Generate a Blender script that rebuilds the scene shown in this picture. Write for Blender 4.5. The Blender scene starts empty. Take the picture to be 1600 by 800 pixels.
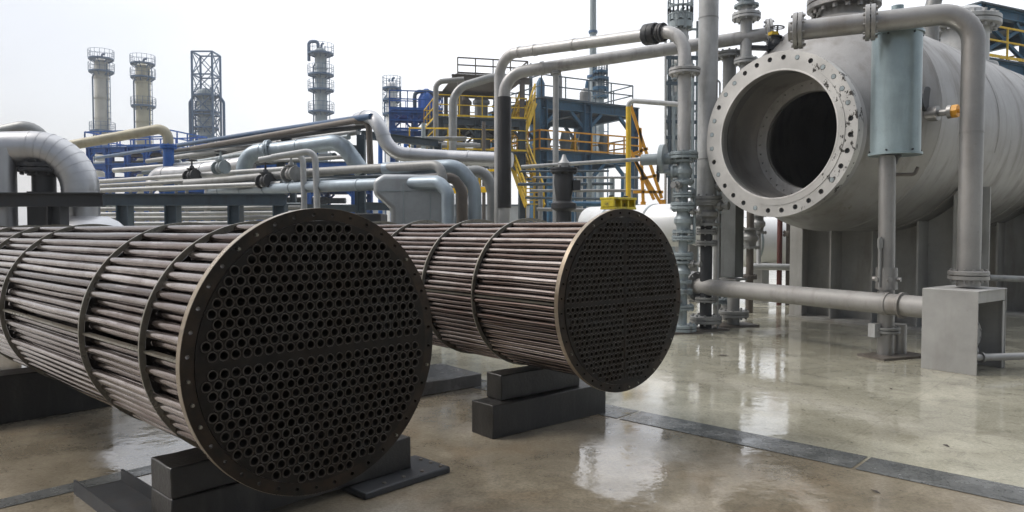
import bpy, bmesh, math, random
from mathutils import Vector, Matrix
from mathutils import noise as mnoise
from mathutils.geometry import delaunay_2d_cdt
random.seed(7)
S = bpy.context.scene
COL = S.collection
PI = math.pi
R_ = math.radians
F = 1130.0                      # focal length in pixels of a 1600 x 800 frame
EYE = 1.6
PITCH = math.atan(40 / F)

# ------------------------------------------------------------------ surveying helpers
def W(px, py, Y):
    """world point at depth Y (metres ahead) seen in direction (px, py)"""
    x = (px - 800) / F
    y = -(py - 400) / F
    c, s = math.cos(PITCH), math.sin(PITCH)
    dy = c + y * s
    dz = -s + y * c
    k = Y / dy
    return Vector((x * k, Y, EYE + dz * k))

def Wz(px, py, z):
    y = -(py - 400) / F
    c, s = math.cos(PITCH), math.sin(PITCH)
    k = (z - EYE) / (-s + y * c)
    return Vector(((px - 800) / F * k, (c + y * s) * k, z))

def G(px, py):
    return Wz(px, py, 0.0)

def V(*a):
    return Vector(a)

# ------------------------------------------------------------------ materials
def nodes_of(name):
    m = bpy.data.materials.new(name)
    m.use_nodes = True
    nt = m.node_tree
    b = nt.nodes['Principled BSDF']
    return m, nt, b

def N(nt, t, **kw):
    n = nt.nodes.new(t)
    for k, v in kw.items():
        if k in n.inputs.keys() if hasattr(n.inputs, 'keys') else False:
            n.inputs[k].default_value = v
        else:
            setattr(n, k, v)
    return n

def ramp(nt, fac, stops):
    r = nt.nodes.new('ShaderNodeValToRGB')
    el = r.color_ramp.elements
    while len(el) < len(stops):
        el.new(0.5)
    for e, (p, c) in zip(el, stops):
        e.position = p
        e.color = (c, c, c, 1) if isinstance(c, (int, float)) else (*c, 1)
    nt.links.new(fac, r.inputs['Fac'])
    return r.outputs['Color']

def mixc(nt, fac, a, b, mode='MIX'):
    n = nt.nodes.new('ShaderNodeMix')
    n.data_type = 'RGBA'
    n.blend_type = mode
    for sock, v in ((n.inputs[0], fac), (n.inputs[6], a), (n.inputs[7], b)):
        if hasattr(v, 'is_linked') or hasattr(v, 'links'):
            nt.links.new(v, sock)
        elif isinstance(v, (int, float)):
            sock.default_value = v if sock.type == 'VALUE' else (v, v, v, 1)
        else:
            sock.default_value = (*v, 1)
    return n.outputs[2]

def noise(nt, vec, scale, detail=6, rough=0.6, stretch=None, dist=0.0):
    if stretch:
        mp = nt.nodes.new('ShaderNodeMapping')
        mp.inputs['Scale'].default_value = stretch
        nt.links.new(vec, mp.inputs['Vector'])
        vec = mp.outputs['Vector']
    n = nt.nodes.new('ShaderNodeTexNoise')
    n.inputs['Scale'].default_value = scale
    n.inputs['Detail'].default_value = detail
    n.inputs['Roughness'].default_value = rough
    n.inputs['Distortion'].default_value = dist
    nt.links.new(vec, n.inputs['Vector'])
    return n.outputs['Fac']

MATS = {}
def paint(name, base, rough=0.5, metal=0.0, dirt=(0.10, 0.085, 0.07), dirt_amt=0.35, scale=3.0, var=0.18, bump=0.05, streak=True, spec=0.5):
    """a painted or bare metal surface: tone drift, run-down grime, worn gloss"""
    m, nt, b = nodes_of(name)
    tc = nt.nodes.new('ShaderNodeTexCoord').outputs['Object']
    geo = nt.nodes.new('ShaderNodeNewGeometry').outputs['Position']
    oi = nt.nodes.new('ShaderNodeObjectInfo').outputs['Random']
    n1 = noise(nt, geo, scale, 7, 0.65)
    n2 = noise(nt, geo, scale * 2.2, 5, 0.6, (1, 1, 0.18) if streak else (1, 1, 1))
    lo = tuple(max(0, c * (1 - var)) for c in base)
    hi = tuple(min(1, c * (1 + var)) for c in base)
    col = mixc(nt, ramp(nt, n1, [(0.3, 0.0), (0.7, 1.0)]), lo, hi)
    tint = ramp(nt, oi, [(0.0, 0.9), (1.0, 1.06)])
    col = mixc(nt, 1.0, col, tint, 'MULTIPLY')
    mask = ramp(nt, n2, [(0.52, 0.0), (0.72, dirt_amt)])
    col = mixc(nt, mask, col, dirt)
    fine = ramp(nt, noise(nt, geo, scale * 14, 4, 0.7), [(0.60, 0.0), (0.74, dirt_amt * 0.8)])
    col = mixc(nt, fine, col, dirt)
    nt.links.new(col, b.inputs['Base Color'])
    b.inputs['Metallic'].default_value = metal
    b.inputs['Specular IOR Level'].default_value = spec
    rr = ramp(nt, n1, [(0.2, max(0.03, rough - 0.10)), (0.8, min(1, rough + 0.14))])
    nt.links.new(rr, b.inputs['Roughness'])
    if bump:
        bp = nt.nodes.new('ShaderNodeBump')
        bp.inputs['Strength'].default_value = bump
        bp.inputs['Distance'].default_value = 0.02
        nt.links.new(noise(nt, geo, scale * 8, 5, 0.6), bp.inputs['Height'])
        nt.links.new(bp.outputs['Normal'], b.inputs['Normal'])
    MATS[name] = m
    return m

paint('grey_paint', (0.26, 0.265, 0.26), 0.45, 0.25)
paint('overhead_grey', (0.42, 0.42, 0.415), 0.4, 0.3, dirt=(0.12, 0.11, 0.10), dirt_amt=0.5)
paint('post_grey', (0.16, 0.172, 0.17), 0.45, 0.1, dirt=(0.05, 0.05, 0.05), dirt_amt=0.5)
paint('pale_grey', (0.40, 0.41, 0.41), 0.42, 0.2)
paint('stainless', (0.31, 0.305, 0.295), 0.42, 0.75, dirt=(0.15, 0.125, 0.10), dirt_amt=0.45, scale=1.2, var=0.2)
paint('dull_pipe', (0.27, 0.265, 0.255), 0.55, 0.15, dirt=(0.13, 0.11, 0.09), dirt_amt=0.55, scale=2.0)
paint('shell_steel', (0.235, 0.23, 0.222), 0.42, 0.6, dirt=(0.16, 0.135, 0.11), dirt_amt=0.55, scale=0.8, var=0.22)
paint('ring_steel', (0.62, 0.61, 0.59), 0.34, 0.5, dirt=(0.2, 0.17, 0.13), dirt_amt=0.4)
paint('shell_inside', (0.38, 0.365, 0.34), 0.38, 0.6, dirt=(0.05, 0.04, 0.03), dirt_amt=0.5, scale=1.1)
paint('cladding', (0.44, 0.45, 0.465), 0.32, 0.85, dirt=(0.25, 0.25, 0.25), dirt_amt=0.3, scale=1.6, var=0.12)
paint('cladding_soft', (0.36, 0.38, 0.39), 0.36, 0.7, dirt=(0.18, 0.18, 0.18), dirt_amt=0.4, scale=1.6)
paint('cladding_blue', (0.30, 0.36, 0.41), 0.42, 0.5, dirt=(0.14, 0.14, 0.14), dirt_amt=0.4, scale=1.6)
paint('cladding_dull', (0.27, 0.28, 0.28), 0.45, 0.5, dirt=(0.12, 0.10, 0.09), dirt_amt=0.5, scale=1.6)
paint('dark_steel', (0.035, 0.038, 0.042), 0.5, 0.3, dirt=(0.06, 0.045, 0.035), dirt_amt=0.4)
paint('brown_steel', (0.13, 0.115, 0.10), 0.5, 0.3, dirt=(0.07, 0.045, 0.03), dirt_amt=0.5)
paint('blue_steel', (0.015, 0.12, 0.45), 0.5, 0.0, dirt=(0.05, 0.06, 0.08), dirt_amt=0.4)
paint('navy_steel', (0.03, 0.115, 0.21), 0.5, 0.0, dirt=(0.03, 0.035, 0.04), dirt_amt=0.5)
paint('blue_deep', (0.02, 0.075, 0.17), 0.4, 0.1, dirt=(0.04, 0.04, 0.05), dirt_amt=0.5)
paint('slate_steel', (0.065, 0.095, 0.12), 0.5, 0.1, dirt=(0.04, 0.035, 0.03), dirt_amt=0.5)
paint('yellow_paint', (0.76, 0.50, 0.015), 0.45, 0.0, dirt=(0.18, 0.10, 0.03), dirt_amt=0.4)
paint('orange_paint', (0.75, 0.35, 0.02), 0.45, 0.0, dirt=(0.2, 0.1, 0.03), dirt_amt=0.4)
paint('clamp_yellow', (0.62, 0.50, 0.02), 0.4, 0.0, dirt=(0.03, 0.03, 0.02), dirt_amt=0.95, scale=9, streak=False)
paint('teal_paint', (0.30, 0.375, 0.395), 0.32, 0.5, dirt=(0.14, 0.17, 0.165), dirt_amt=0.4, scale=2.0)
paint('valve_blue', (0.29, 0.34, 0.36), 0.4, 0.2, dirt=(0.08, 0.07, 0.06), dirt_amt=0.7)
paint('cream_paint', (0.42, 0.39, 0.29), 0.5, 0.1, dirt=(0.2, 0.17, 0.12))
paint('tower_pale', (0.40, 0.40, 0.36), 0.5, 0.2, dirt=(0.2, 0.19, 0.16), scale=0.4)
paint('tower_cream', (0.40, 0.38, 0.27), 0.5, 0.2, dirt=(0.2, 0.17, 0.12), scale=0.4)
paint('tower_grey', (0.30, 0.36, 0.39), 0.5, 0.2, dirt=(0.15, 0.15, 0.15), scale=0.4)
paint('tower_steel', (0.05, 0.12, 0.23), 0.5, 0.1, dirt=(0.1, 0.1, 0.1))
paint('white_paint', (0.72, 0.74, 0.75), 0.35, 0.1, dirt=(0.45, 0.43, 0.40), dirt_amt=0.3, scale=1.5, var=0.06)
paint('red_oxide', (0.11, 0.035, 0.028), 0.5, 0.1)
paint('black_wrap', (0.012, 0.012, 0.013), 0.42, 0.0, dirt=(0.04, 0.04, 0.04), dirt_amt=0.3, scale=6, bump=0.2)
paint('timber', (0.013, 0.0125, 0.0115), 0.34, 0.0, dirt=(0.05, 0.047, 0.042), dirt_amt=0.5, scale=5, var=0.45, bump=0.2)
paint('wet_timber', (0.085, 0.08, 0.075), 0.22, 0.0, dirt=(0.2, 0.2, 0.19), dirt_amt=0.5, scale=4, bump=0.25)
paint('saddle_grey', (0.40, 0.40, 0.385), 0.5, 0.1, dirt=(0.2, 0.17, 0.13), dirt_amt=0.6, scale=1.5)
paint('box_grey', (0.34, 0.34, 0.33), 0.5, 0.1, dirt=(0.2, 0.18, 0.16), dirt_amt=0.4, scale=2)
paint('leaf_brown', (0.035, 0.022, 0.016), 0.6, 0.0)
paint('wall_panel', (0.42, 0.44, 0.45), 0.6, 0.0, scale=0.2)

def weathered_shell():
    m, nt, b = nodes_of('shell_steel')
    tc = nt.nodes.new('ShaderNodeTexCoord').outputs['Object']
    n1 = noise(nt, tc, 0.9, 7, 0.65)
    col = mixc(nt, ramp(nt, n1, [(0.3, 0.0), (0.7, 1.0)]), (0.225, 0.22, 0.21), (0.335, 0.33, 0.32))
    drip = noise(nt, tc, 2.6, 6, 0.65, (1.6, 1.0, 0.16))
    col = mixc(nt, ramp(nt, drip, [(0.50, 0.0), (0.70, 0.55)]), col, (0.13, 0.115, 0.095))
    pale = noise(nt, tc, 1.9, 5, 0.6, (1.0, 1.0, 0.25))
    col = mixc(nt, ramp(nt, pale, [(0.58, 0.0), (0.70, 0.4)]), col, (0.36, 0.36, 0.355))
    rust = noise(nt, tc, 4.2, 7, 0.7, (1.0, 1.0, 0.35))
    col = mixc(nt, ramp(nt, rust, [(0.64, 0.0), (0.74, 0.7)]), col, (0.10, 0.07, 0.045))
    nt.links.new(col, b.inputs['Base Color'])
    b.inputs['Metallic'].default_value = 0.6
    nt.links.new(ramp(nt, drip, [(0.3, 0.34), (0.7, 0.55)]), b.inputs['Roughness'])
    bp = nt.nodes.new('ShaderNodeBump')
    bp.inputs['Strength'].default_value = 0.12
    bp.inputs['Distance'].default_value = 0.03
    nt.links.new(noise(nt, tc, 2.2, 4, 0.5), bp.inputs['Height'])
    nt.links.new(bp.outputs['Normal'], b.inputs['Normal'])
    MATS['shell_steel'] = m
weathered_shell()

def tube_material(name):
    m, nt, b = nodes_of(name)
    tc = nt.nodes.new('ShaderNodeTexCoord').outputs['Object']
    geo = nt.nodes.new('ShaderNodeNewGeometry').outputs['Position']
    oi = nt.nodes.new('ShaderNodeObjectInfo').outputs['Random']
    col = ramp(nt, oi, [(0.0, (0.075, 0.056, 0.048)), (0.3, (0.32, 0.275, 0.25)), (0.55, (0.12, 0.09, 0.077)), (0.8, (0.55, 0.50, 0.47)), (1.0, (0.09, 0.068, 0.058))])
    n1 = noise(nt, geo, 3.2, 6, 0.65)
    col = mixc(nt, ramp(nt, n1, [(0.42, 0.0), (0.72, 0.7)]), col, (0.11, 0.066, 0.05))
    n2 = noise(nt, tc, 7.0, 5, 0.6, (0.25, 1.6, 1.6))
    col = mixc(nt, ramp(nt, n2, [(0.62, 0.0), (0.76, 0.6)]), col, (0.05, 0.03, 0.025))
    n3 = noise(nt, tc, 5.0, 4, 0.6, (0.3, 2.5, 2.5))
    col = mixc(nt, ramp(nt, n3, [(0.62, 0.0), (0.70, 0.5)]), col, (0.62, 0.56, 0.54))
    nt.links.new(col, b.inputs['Base Color'])
    b.inputs['Metallic'].default_value = 0.92
    nt.links.new(ramp(nt, n2, [(0.3, 0.12), (0.7, 0.22)]), b.inputs['Roughness'])
    bp = nt.nodes.new('ShaderNodeBump')
    bp.inputs['Strength'].default_value = 0.08
    bp.inputs['Distance'].default_value = 0.004
    nt.links.new(noise(nt, geo, 14, 2, 0.5), bp.inputs['Height'])
    nt.links.new(bp.outputs['Normal'], b.inputs['Normal'])
    MATS[name] = m
tube_material('tube_steel')

def sheet_material(name, base, rust, rough, spots=0.7):
    m, nt, b = nodes_of(name)
    geo = nt.nodes.new('ShaderNodeNewGeometry').outputs['Position']
    n1 = noise(nt, geo, 4.0, 7, 0.7)
    col = mixc(nt, ramp(nt, n1, [(0.38, 0.0), (0.7, 1.0)]), base, rust)
    n2 = noise(nt, geo, 22.0, 5, 0.7)
    col = mixc(nt, ramp(nt, n2, [(0.56, 0.0), (0.74, spots)]), col, tuple(c * 0.35 for c in base))
    nt.links.new(col, b.inputs['Base Color'])
    b.inputs['Metallic'].default_value = 0.55
    b.inputs['Specular IOR Level'].default_value = 0.3
    nt.links.new(ramp(nt, n1, [(0.3, rough - 0.1), (0.7, rough + 0.12)]), b.inputs['Roughness'])
    bp = nt.nodes.new('ShaderNodeBump')
    bp.inputs['Strength'].default_value = 0.2
    bp.inputs['Distance'].default_value = 0.004
    nt.links.new(n2, bp.inputs['Height'])
    nt.links.new(bp.outputs['Normal'], b.inputs['Normal'])
    MATS[name] = m
sheet_material('bore_shade', (0.012, 0.010, 0.009), (0.02, 0.015, 0.011), 0.55)  # near-black colour paints in the shade deep inside the tubes
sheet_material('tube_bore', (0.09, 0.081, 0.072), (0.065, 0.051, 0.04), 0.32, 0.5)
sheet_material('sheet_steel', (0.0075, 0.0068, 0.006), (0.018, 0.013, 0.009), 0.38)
sheet_material('edge_steel', (0.36, 0.31, 0.24), (0.2, 0.155, 0.105), 0.3)
sheet_material('rim_steel', (0.010, 0.009, 0.008), (0.042, 0.028, 0.017), 0.34)
sheet_material('baffle_steel', (0.24, 0.23, 0.195), (0.13, 0.11, 0.08), 0.3)

def flange_face_material():
    m, nt, b = nodes_of('flange_face')
    geo = nt.nodes.new('ShaderNodeNewGeometry').outputs['Position']
    n1 = noise(nt, geo, 2.0, 6, 0.6)
    col = mixc(nt, ramp(nt, n1, [(0.3, 0.0), (0.7, 1.0)]), (0.42, 0.415, 0.395), (0.58, 0.575, 0.555))
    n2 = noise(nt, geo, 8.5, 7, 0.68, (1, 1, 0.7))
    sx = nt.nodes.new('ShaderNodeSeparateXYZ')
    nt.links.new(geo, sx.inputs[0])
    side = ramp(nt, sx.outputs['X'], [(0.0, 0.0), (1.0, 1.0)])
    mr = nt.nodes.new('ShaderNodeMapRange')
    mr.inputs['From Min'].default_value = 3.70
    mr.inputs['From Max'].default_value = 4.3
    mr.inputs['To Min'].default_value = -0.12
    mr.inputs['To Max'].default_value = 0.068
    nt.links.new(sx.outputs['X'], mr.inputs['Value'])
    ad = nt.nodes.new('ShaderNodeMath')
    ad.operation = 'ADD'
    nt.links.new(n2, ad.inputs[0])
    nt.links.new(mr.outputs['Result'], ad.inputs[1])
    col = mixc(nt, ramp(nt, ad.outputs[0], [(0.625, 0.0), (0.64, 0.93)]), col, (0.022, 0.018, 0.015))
    nt.links.new(col, b.inputs['Base Color'])
    b.inputs['Metallic'].default_value = 0.7
    nt.links.new(ramp(nt, n1, [(0.3, 0.34), (0.7, 0.5)]), b.inputs['Roughness'])
    MATS['flange_face'] = m
flange_face_material()

def mth(nt, op, a, b=None):
    n = nt.nodes.new('ShaderNodeMath')
    n.operation = op
    for i, v in enumerate((a, b)):
        if v is None:
            continue
        if isinstance(v, (int, float)):
            n.inputs[i].default_value = v
        else:
            nt.links.new(v, n.inputs[i])
    return n.outputs[0]

PUDDLES = [(965, 735, .62), (1190, 610, 1.0), (1190, 690, .5), (1185, 785, .3), (1060, 560, 1.5), (620, 600, .8), (330, 690, .7), (1400, 650, .8), (1260, 545, 1.2)]
def floor_material():
    m, nt, b = nodes_of('wet_concrete')
    geo = nt.nodes.new('ShaderNodeNewGeometry').outputs['Position']
    dt = nt.nodes.new('ShaderNodeVectorMath')
    dt.operation = 'DOT_PRODUCT'
    dt.inputs[1].default_value = (0.682, 0.731, 0)
    nt.links.new(geo, dt.inputs[0])
    across = dt.outputs['Value']
    dl = nt.nodes.new('ShaderNodeVectorMath')
    dl.operation = 'DOT_PRODUCT'
    dl.inputs[1].default_value = (-0.731, 0.682, 0)
    nt.links.new(geo, dl.inputs[0])
    along = dl.outputs['Value']
    big = noise(nt, geo, 0.55, 5, 0.6)
    mid = noise(nt, geo, 2.4, 7, 0.65)
    fine = noise(nt, geo, 45, 5, 0.7)
    brown = mixc(nt, ramp(nt, mid, [(0.3, 0.0), (0.7, 1.0)]), (0.19, 0.162, 0.118), (0.335, 0.292, 0.216))
    rust = ramp(nt, noise(nt, geo, 0.9, 5, 0.6), [(0.52, 0.0), (0.70, 0.55)])
    brown = mixc(nt, rust, brown, (0.27, 0.18, 0.10))
    pale = mixc(nt, ramp(nt, mid, [(0.3, 0.0), (0.7, 1.0)]), (0.37, 0.357, 0.278), (0.475, 0.458, 0.362))
    pale = mixc(nt, ramp(nt, big, [(0.5, 0.0), (0.72, 0.55)]), pale, (0.22, 0.195, 0.13))
    mr = nt.nodes.new('ShaderNodeMapRange')
    mr.inputs['From Min'].default_value = 5.15
    mr.inputs['From Max'].default_value = 5.40
    nt.links.new(across, mr.inputs['Value'])
    col = mixc(nt, mr.outputs['Result'], brown, pale)
    stain = ramp(nt, noise(nt, geo, 1.7, 7, 0.72, None, 0.6), [(0.50, 0.0), (0.66, 0.38)])
    col = mixc(nt, stain, col, (0.13, 0.115, 0.085))
    rings = ramp(nt, noise(nt, geo, 5.0, 7, 0.75, None, 1.2), [(0.56, 0.0), (0.60, 0.28), (0.66, 0.0)])
    col = mixc(nt, rings, col, (0.09, 0.08, 0.06))
    grit = ramp(nt, fine, [(0.35, 0.78), (0.65, 1.1)])
    col = mixc(nt, 1.0, col, grit, 'MULTIPLY')
    spots = ramp(nt, noise(nt, geo, 11, 3, 0.5), [(0.66, 0.0), (0.72, 0.5)])
    col = mixc(nt, spots, col, (0.13, 0.11, 0.085))
    # water film
    wet = ramp(nt, noise(nt, geo, 0.75, 5, 0.55), [(0.44, 0.0), (0.56, 1.0)])
    # standing puddles, each with its own place on the slab
    wob = nt.nodes.new('ShaderNodeTexNoise')
    wob.inputs['Scale'].default_value = 1.3
    wob.inputs['Detail'].default_value = 5
    nt.links.new(geo, wob.inputs['Vector'])
    pud = None
    for (px, py, rad) in PUDDLES:
        g = G(px, py)
        dd = nt.nodes.new('ShaderNodeVectorMath')
        dd.operation = 'DISTANCE'
        nt.links.new(geo, dd.inputs[0])
        dd.inputs[1].default_value = g
        v = mth(nt, 'SUBTRACT', mth(nt, 'ADD', 1.0, mth(nt, 'MULTIPLY', mth(nt, 'SUBTRACT', wob.outputs['Fac'], 0.5), 1.6)), mth(nt, 'DIVIDE', dd.outputs['Value'], rad))
        pud = v if pud is None else mth(nt, 'MAXIMUM', pud, v)
    pud = ramp(nt, pud, [(0.0, 0.0), (0.3, 1.0)])
    wet = mth(nt, 'MAXIMUM', wet, pud)
    dark = mixc(nt, wet, 1.0, 0.82)
    col = mixc(nt, 1.0, col, dark, 'MULTIPLY')
    # slab joints
    ja = mth(nt, 'ABSOLUTE', mth(nt, 'SUBTRACT', mth(nt, 'FRACT', mth(nt, 'DIVIDE', mth(nt, 'ADD', along, 41.2), 4.1)), 0.5))
    jm = mth(nt, 'LESS_THAN', ja, 0.0025)
    jb = mth(nt, 'ABSOLUTE', mth(nt, 'SUBTRACT', mth(nt, 'FRACT', mth(nt, 'DIVIDE', mth(nt, 'ADD', across, 44.95), 4.2)), 0.5))
    jn = mth(nt, 'LESS_THAN', jb, 0.002)
    jj = mth(nt, 'MULTIPLY', mth(nt, 'MAXIMUM', jm, jn), 0.12)
    col = mixc(nt, jj, col, (0.05, 0.045, 0.04))
    nt.links.new(col, b.inputs['Base Color'])
    rg0 = mixc(nt, wet, ramp(nt, mid, [(0.3, 0.11), (0.7, 0.27)]), ramp(nt, mid, [(0.3, 0.02), (0.7, 0.07)]))
    rg = mixc(nt, pud, rg0, 0.015)
    nt.links.new(rg, b.inputs['Roughness'])
    b.inputs['IOR'].default_value = 2.2
    h = mth(nt, 'ADD', mth(nt, 'MULTIPLY', noise(nt, geo, 6.5, 3, 0.5), 1.5), mth(nt, 'MULTIPLY', fine, 0.10))
    h = mth(nt, 'ADD', h, mth(nt, 'MULTIPLY', noise(nt, geo, 26, 3, 0.5, None, 1.0), 0.22))
    bp = nt.nodes.new('ShaderNodeBump')
    bp.inputs['Strength'].default_value = 0.085
    bp.inputs['Distance'].default_value = 0.015
    nt.links.new(h, bp.inputs['Height'])
    nt.links.new(bp.outputs['Normal'], b.inputs['Normal'])
    MATS['wet_concrete'] = m
    m, nt, b = nodes_of('trench_cover')
    geo = nt.nodes.new('ShaderNodeNewGeometry').outputs['Position']
    n1 = noise(nt, geo, 3, 6, 0.65)
    col = mixc(nt, ramp(nt, n1, [(0.3, 0.0), (0.7, 1.0)]), (0.075, 0.08, 0.08), (0.15, 0.155, 0.15))
    col = mixc(nt, 1.0, col, ramp(nt, noise(nt, geo, 40, 4, 0.7), [(0.35, 0.75), (0.65, 1.1)]), 'MULTIPLY')
    nt.links.new(col, b.inputs['Base Color'])
    nt.links.new(ramp(nt, n1, [(0.35, 0.05), (0.65, 0.35)]), b.inputs['Roughness'])
    bp = nt.nodes.new('ShaderNodeBump')
    bp.inputs['Strength'].default_value = 0.12
    bp.inputs['Distance'].default_value = 0.01
    nt.links.new(noise(nt, geo, 12, 4, 0.6), bp.inputs['Height'])
    nt.links.new(bp.outputs['Normal'], b.inputs['Normal'])
    MATS['trench_cover'] = m
floor_material()

# ------------------------------------------------------------------ mesh builder
def frame_of(d):
    d = d.normalized()
    up = V(0, 0, 1) if abs(d.z) < 0.95 else V(1, 0, 0)
    a = d.cross(up).normalized()
    b = a.cross(d).normalized()
    return a, b

class MB:
    def __init__(self):
        self.v, self.f = [], []
    def add(self, verts, faces):
        o = len(self.v)
        self.v += [Vector(p) for p in verts]
        self.f += [tuple(i + o for i in f) for f in faces]
        return self
    def box(self, c, size, rz=0.0):
        sx, sy, sz = (s / 2 for s in size)
        co, si = math.cos(rz), math.sin(rz)
        vs = []
        for x, y, z in ((-1, -1, -1), (1, -1, -1), (1, 1, -1), (-1, 1, -1), (-1, -1, 1), (1, -1, 1), (1, 1, 1), (-1, 1, 1)):
            X, Y = x * sx, y * sy
            vs.append((c[0] + X * co - Y * si, c[1] + X * si + Y * co, c[2] + z * sz))
        return self.add(vs, [(3, 2, 1, 0), (4, 5, 6, 7), (0, 1, 5, 4), (1, 2, 6, 5), (2, 3, 7, 6), (3, 0, 4, 7)])
    def bar(self, p, q, w, h):
        p, q = Vector(p), Vector(q)
        d = (q - p)
        a, b = frame_of(d)
        a *= w / 2
        b *= h / 2
        vs = [p - a - b, p + a - b, p + a + b, p - a + b, q - a - b, q + a - b, q + a + b, q - a + b]
        return self.add(vs, [(0, 1, 2, 3), (7, 6, 5, 4), (0, 4, 5, 1), (1, 5, 6, 2), (2, 6, 7, 3), (3, 7, 4, 0)])
    def ibeam(self, p, q, w, h, t=None):
        p, q = Vector(p), Vector(q)
        t = t or max(w, h) * 0.09
        a, b = frame_of(q - p)
        self.bar(p, q, t, h - 2 * t)
        for s in (-1, 1):
            o = b * s * (h / 2 - t / 2)
            self.bar(p + o, q + o, w, t)
        return self
    def lathe(self, p, d, prof, seg=24, close=False, off=None):
        """prof: list of (distance along d, radius); off: optional list of sideways shifts"""
        p = Vector(p)
        d = Vector(d).normalized()
        a, b = frame_of(d)
        vs, fs = [], []
        for i, (t, r) in enumerate(prof):
            c = p + d * t + (off[i] if off else V(0, 0, 0))
            for k in range(seg):
                g = 2 * PI * k / seg
                vs.append(c + a * (r * math.cos(g)) + b * (r * math.sin(g)))
        n = len(prof)
        for i in range(n - 1 if not close else n):
            j = (i + 1) % n
            for k in range(seg):
                k2 = (k + 1) % seg
                fs.append((i * seg + k, i * seg + k2, j * seg + k2, j * seg + k))
        if not close:
            if prof[0][1] > 1e-6:
                fs.append(tuple(range(seg))[::-1])
            if prof[-1][1] > 1e-6:
                fs.append(tuple((n - 1) * seg + k for k in range(seg)))
        return self.add(vs, fs)
    def cyl(self, p, q, r, seg=16):
        p, q = Vector(p), Vector(q)
        return self.lathe(p, q - p, [(0, r), ((q - p).length, r)], seg)
    def tube(self, pts, r, bend=None, seg=16, n=8):
        P = smooth_path(pts, bend if bend is not None else r * 3, n)
        vs, fs = [], []
        d0 = (P[1] - P[0]).normalized()
        a, b = frame_of(d0)
        prev = d0
        for i, p in enumerate(P):
            if i == 0:
                d = d0
            elif i == len(P) - 1:
                d = (P[i] - P[i - 1]).normalized()
            else:
                d = ((P[i] - P[i - 1]).normalized() + (P[i + 1] - P[i]).normalized()).normalized()
            q = prev.rotation_difference(d)
            a = (q @ a).normalized()
            b = (q @ b).normalized()
            prev = d
            for k in range(seg):
                g = 2 * PI * k / seg
                vs.append(p + a * (r * math.cos(g)) + b * (r * math.sin(g)))
        for i in range(len(P) - 1):
            for k in range(seg):
                k2 = (k + 1) % seg
                fs.append((i * seg + k, i * seg + k2, (i + 1) * seg + k2, (i + 1) * seg + k))
        fs.append(tuple(range(seg))[::-1])
        fs.append(tuple((len(P) - 1) * seg + k for k in range(seg)))
        return self.add(vs, fs)
    def flange(self, c, d, R, th, bolts=8, br=None, gap=0.012, seg=24, pair=True):
        """a bolted flange (pair) centred on c, facing along d"""
        c = Vector(c)
        d = Vector(d).normalized()
        a, b = frame_of(d)
        if pair:
            self.lathe(c - d * (th + gap / 2), d, [(0, R * 0.97), (th * 0.12, R), (th, R)], seg)
            self.lathe(c + d * (gap / 2), d, [(0, R), (th * 0.88, R), (th, R * 0.97)], seg)
            self.lathe(c - d * gap, d, [(0, R * 0.72), (gap * 2, R * 0.72)], seg)
        else:
            self.lathe(c - d * th / 2, d, [(0, R * 0.97), (th * 0.12, R), (th * 0.88, R), (th, R * 0.97)], seg)
        br = br or R * 0.075
        ln = (th + gap / 2 if pair else th / 2) + br * 1.5
        for k in range(bolts):
            g = 2 * PI * (k + 0.5) / bolts
            o = c + a * (R * 0.84 * math.cos(g)) + b * (R * 0.84 * math.sin(g))
            self.lathe(o - d * ln, d, [(0, br), (2 * ln, br)], 6)
        return self
    def build(self, name, mat, parent=None, origin=None, local=False, sharp=35, more=()):
        me = bpy.data.meshes.new(name)
        midx = [0] * len(self.f)
        for k, (m2, _) in enumerate(more):
            self.add(m2.v, m2.f)
            midx += [k + 1] * len(m2.f)
        if local:
            o0 = V(0, 0, 0)
        elif parent is not None:
            o0 = root_loc(parent)
        else:
            if origin is None:
                zs = min(p.z for p in self.v)
                n = len(self.v)
                origin = V(sum(p.x for p in self.v) / n, sum(p.y for p in self.v) / n, zs)
            o0 = Vector(origin)
        me.from_pydata([p - o0 for p in self.v], [], self.f)
        bm = bmesh.new()
        bm.from_mesh(me)
        bmesh.ops.recalc_face_normals(bm, faces=bm.faces)
        bm.to_mesh(me)
        bm.free()
        me.polygons.foreach_set('use_smooth', [True] * len(me.polygons))
        me.set_sharp_from_angle(angle=R_(sharp))
        me.materials.append(MATS[mat])
        for _, m2 in more:
            me.materials.append(MATS[m2])
        if more:
            me.polygons.foreach_set('material_index', midx)
        o = bpy.data.objects.new(name, me)
        COL.objects.link(o)
        if parent is not None:
            o.parent = parent
        elif not local:
            o.location = o0
        return o

def root_loc(o):
    while o.parent is not None:
        o = o.parent
    return Vector(o.location)

def smooth_path(pts, bend, n=8):
    P = [Vector(p) for p in pts]
    out = [P[0]]
    for i in range(1, len(P) - 1):
        a, b, c = P[i - 1], P[i], P[i + 1]
        d1, d2 = (a - b), (c - b)
        l1, l2 = d1.length, d2.length
        d1.normalize()
        d2.normalize()
        ang = d1.angle(d2)
        if ang > PI - 0.02:
            out.append(b)
            continue
        t = min(bend / math.tan(ang / 2), l1 * 0.49 if i > 1 else l1 * 0.95, l2 * 0.49 if i < len(P) - 2 else l2 * 0.95)
        rad = t * math.tan(ang / 2)
        s, e = b + d1 * t, b + d2 * t
        cen = b + (d1 + d2).normalized() * (rad / math.sin(ang / 2))
        v0, v1 = s - cen, e - cen
        tot = v0.angle(v1)
        ax = v0.cross(v1).normalized()
        for k in range(n + 1):
            out.append(cen + Matrix.Rotation(tot * k / n, 3, ax) @ v0)
    out.append(P[-1])
    return out

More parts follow.
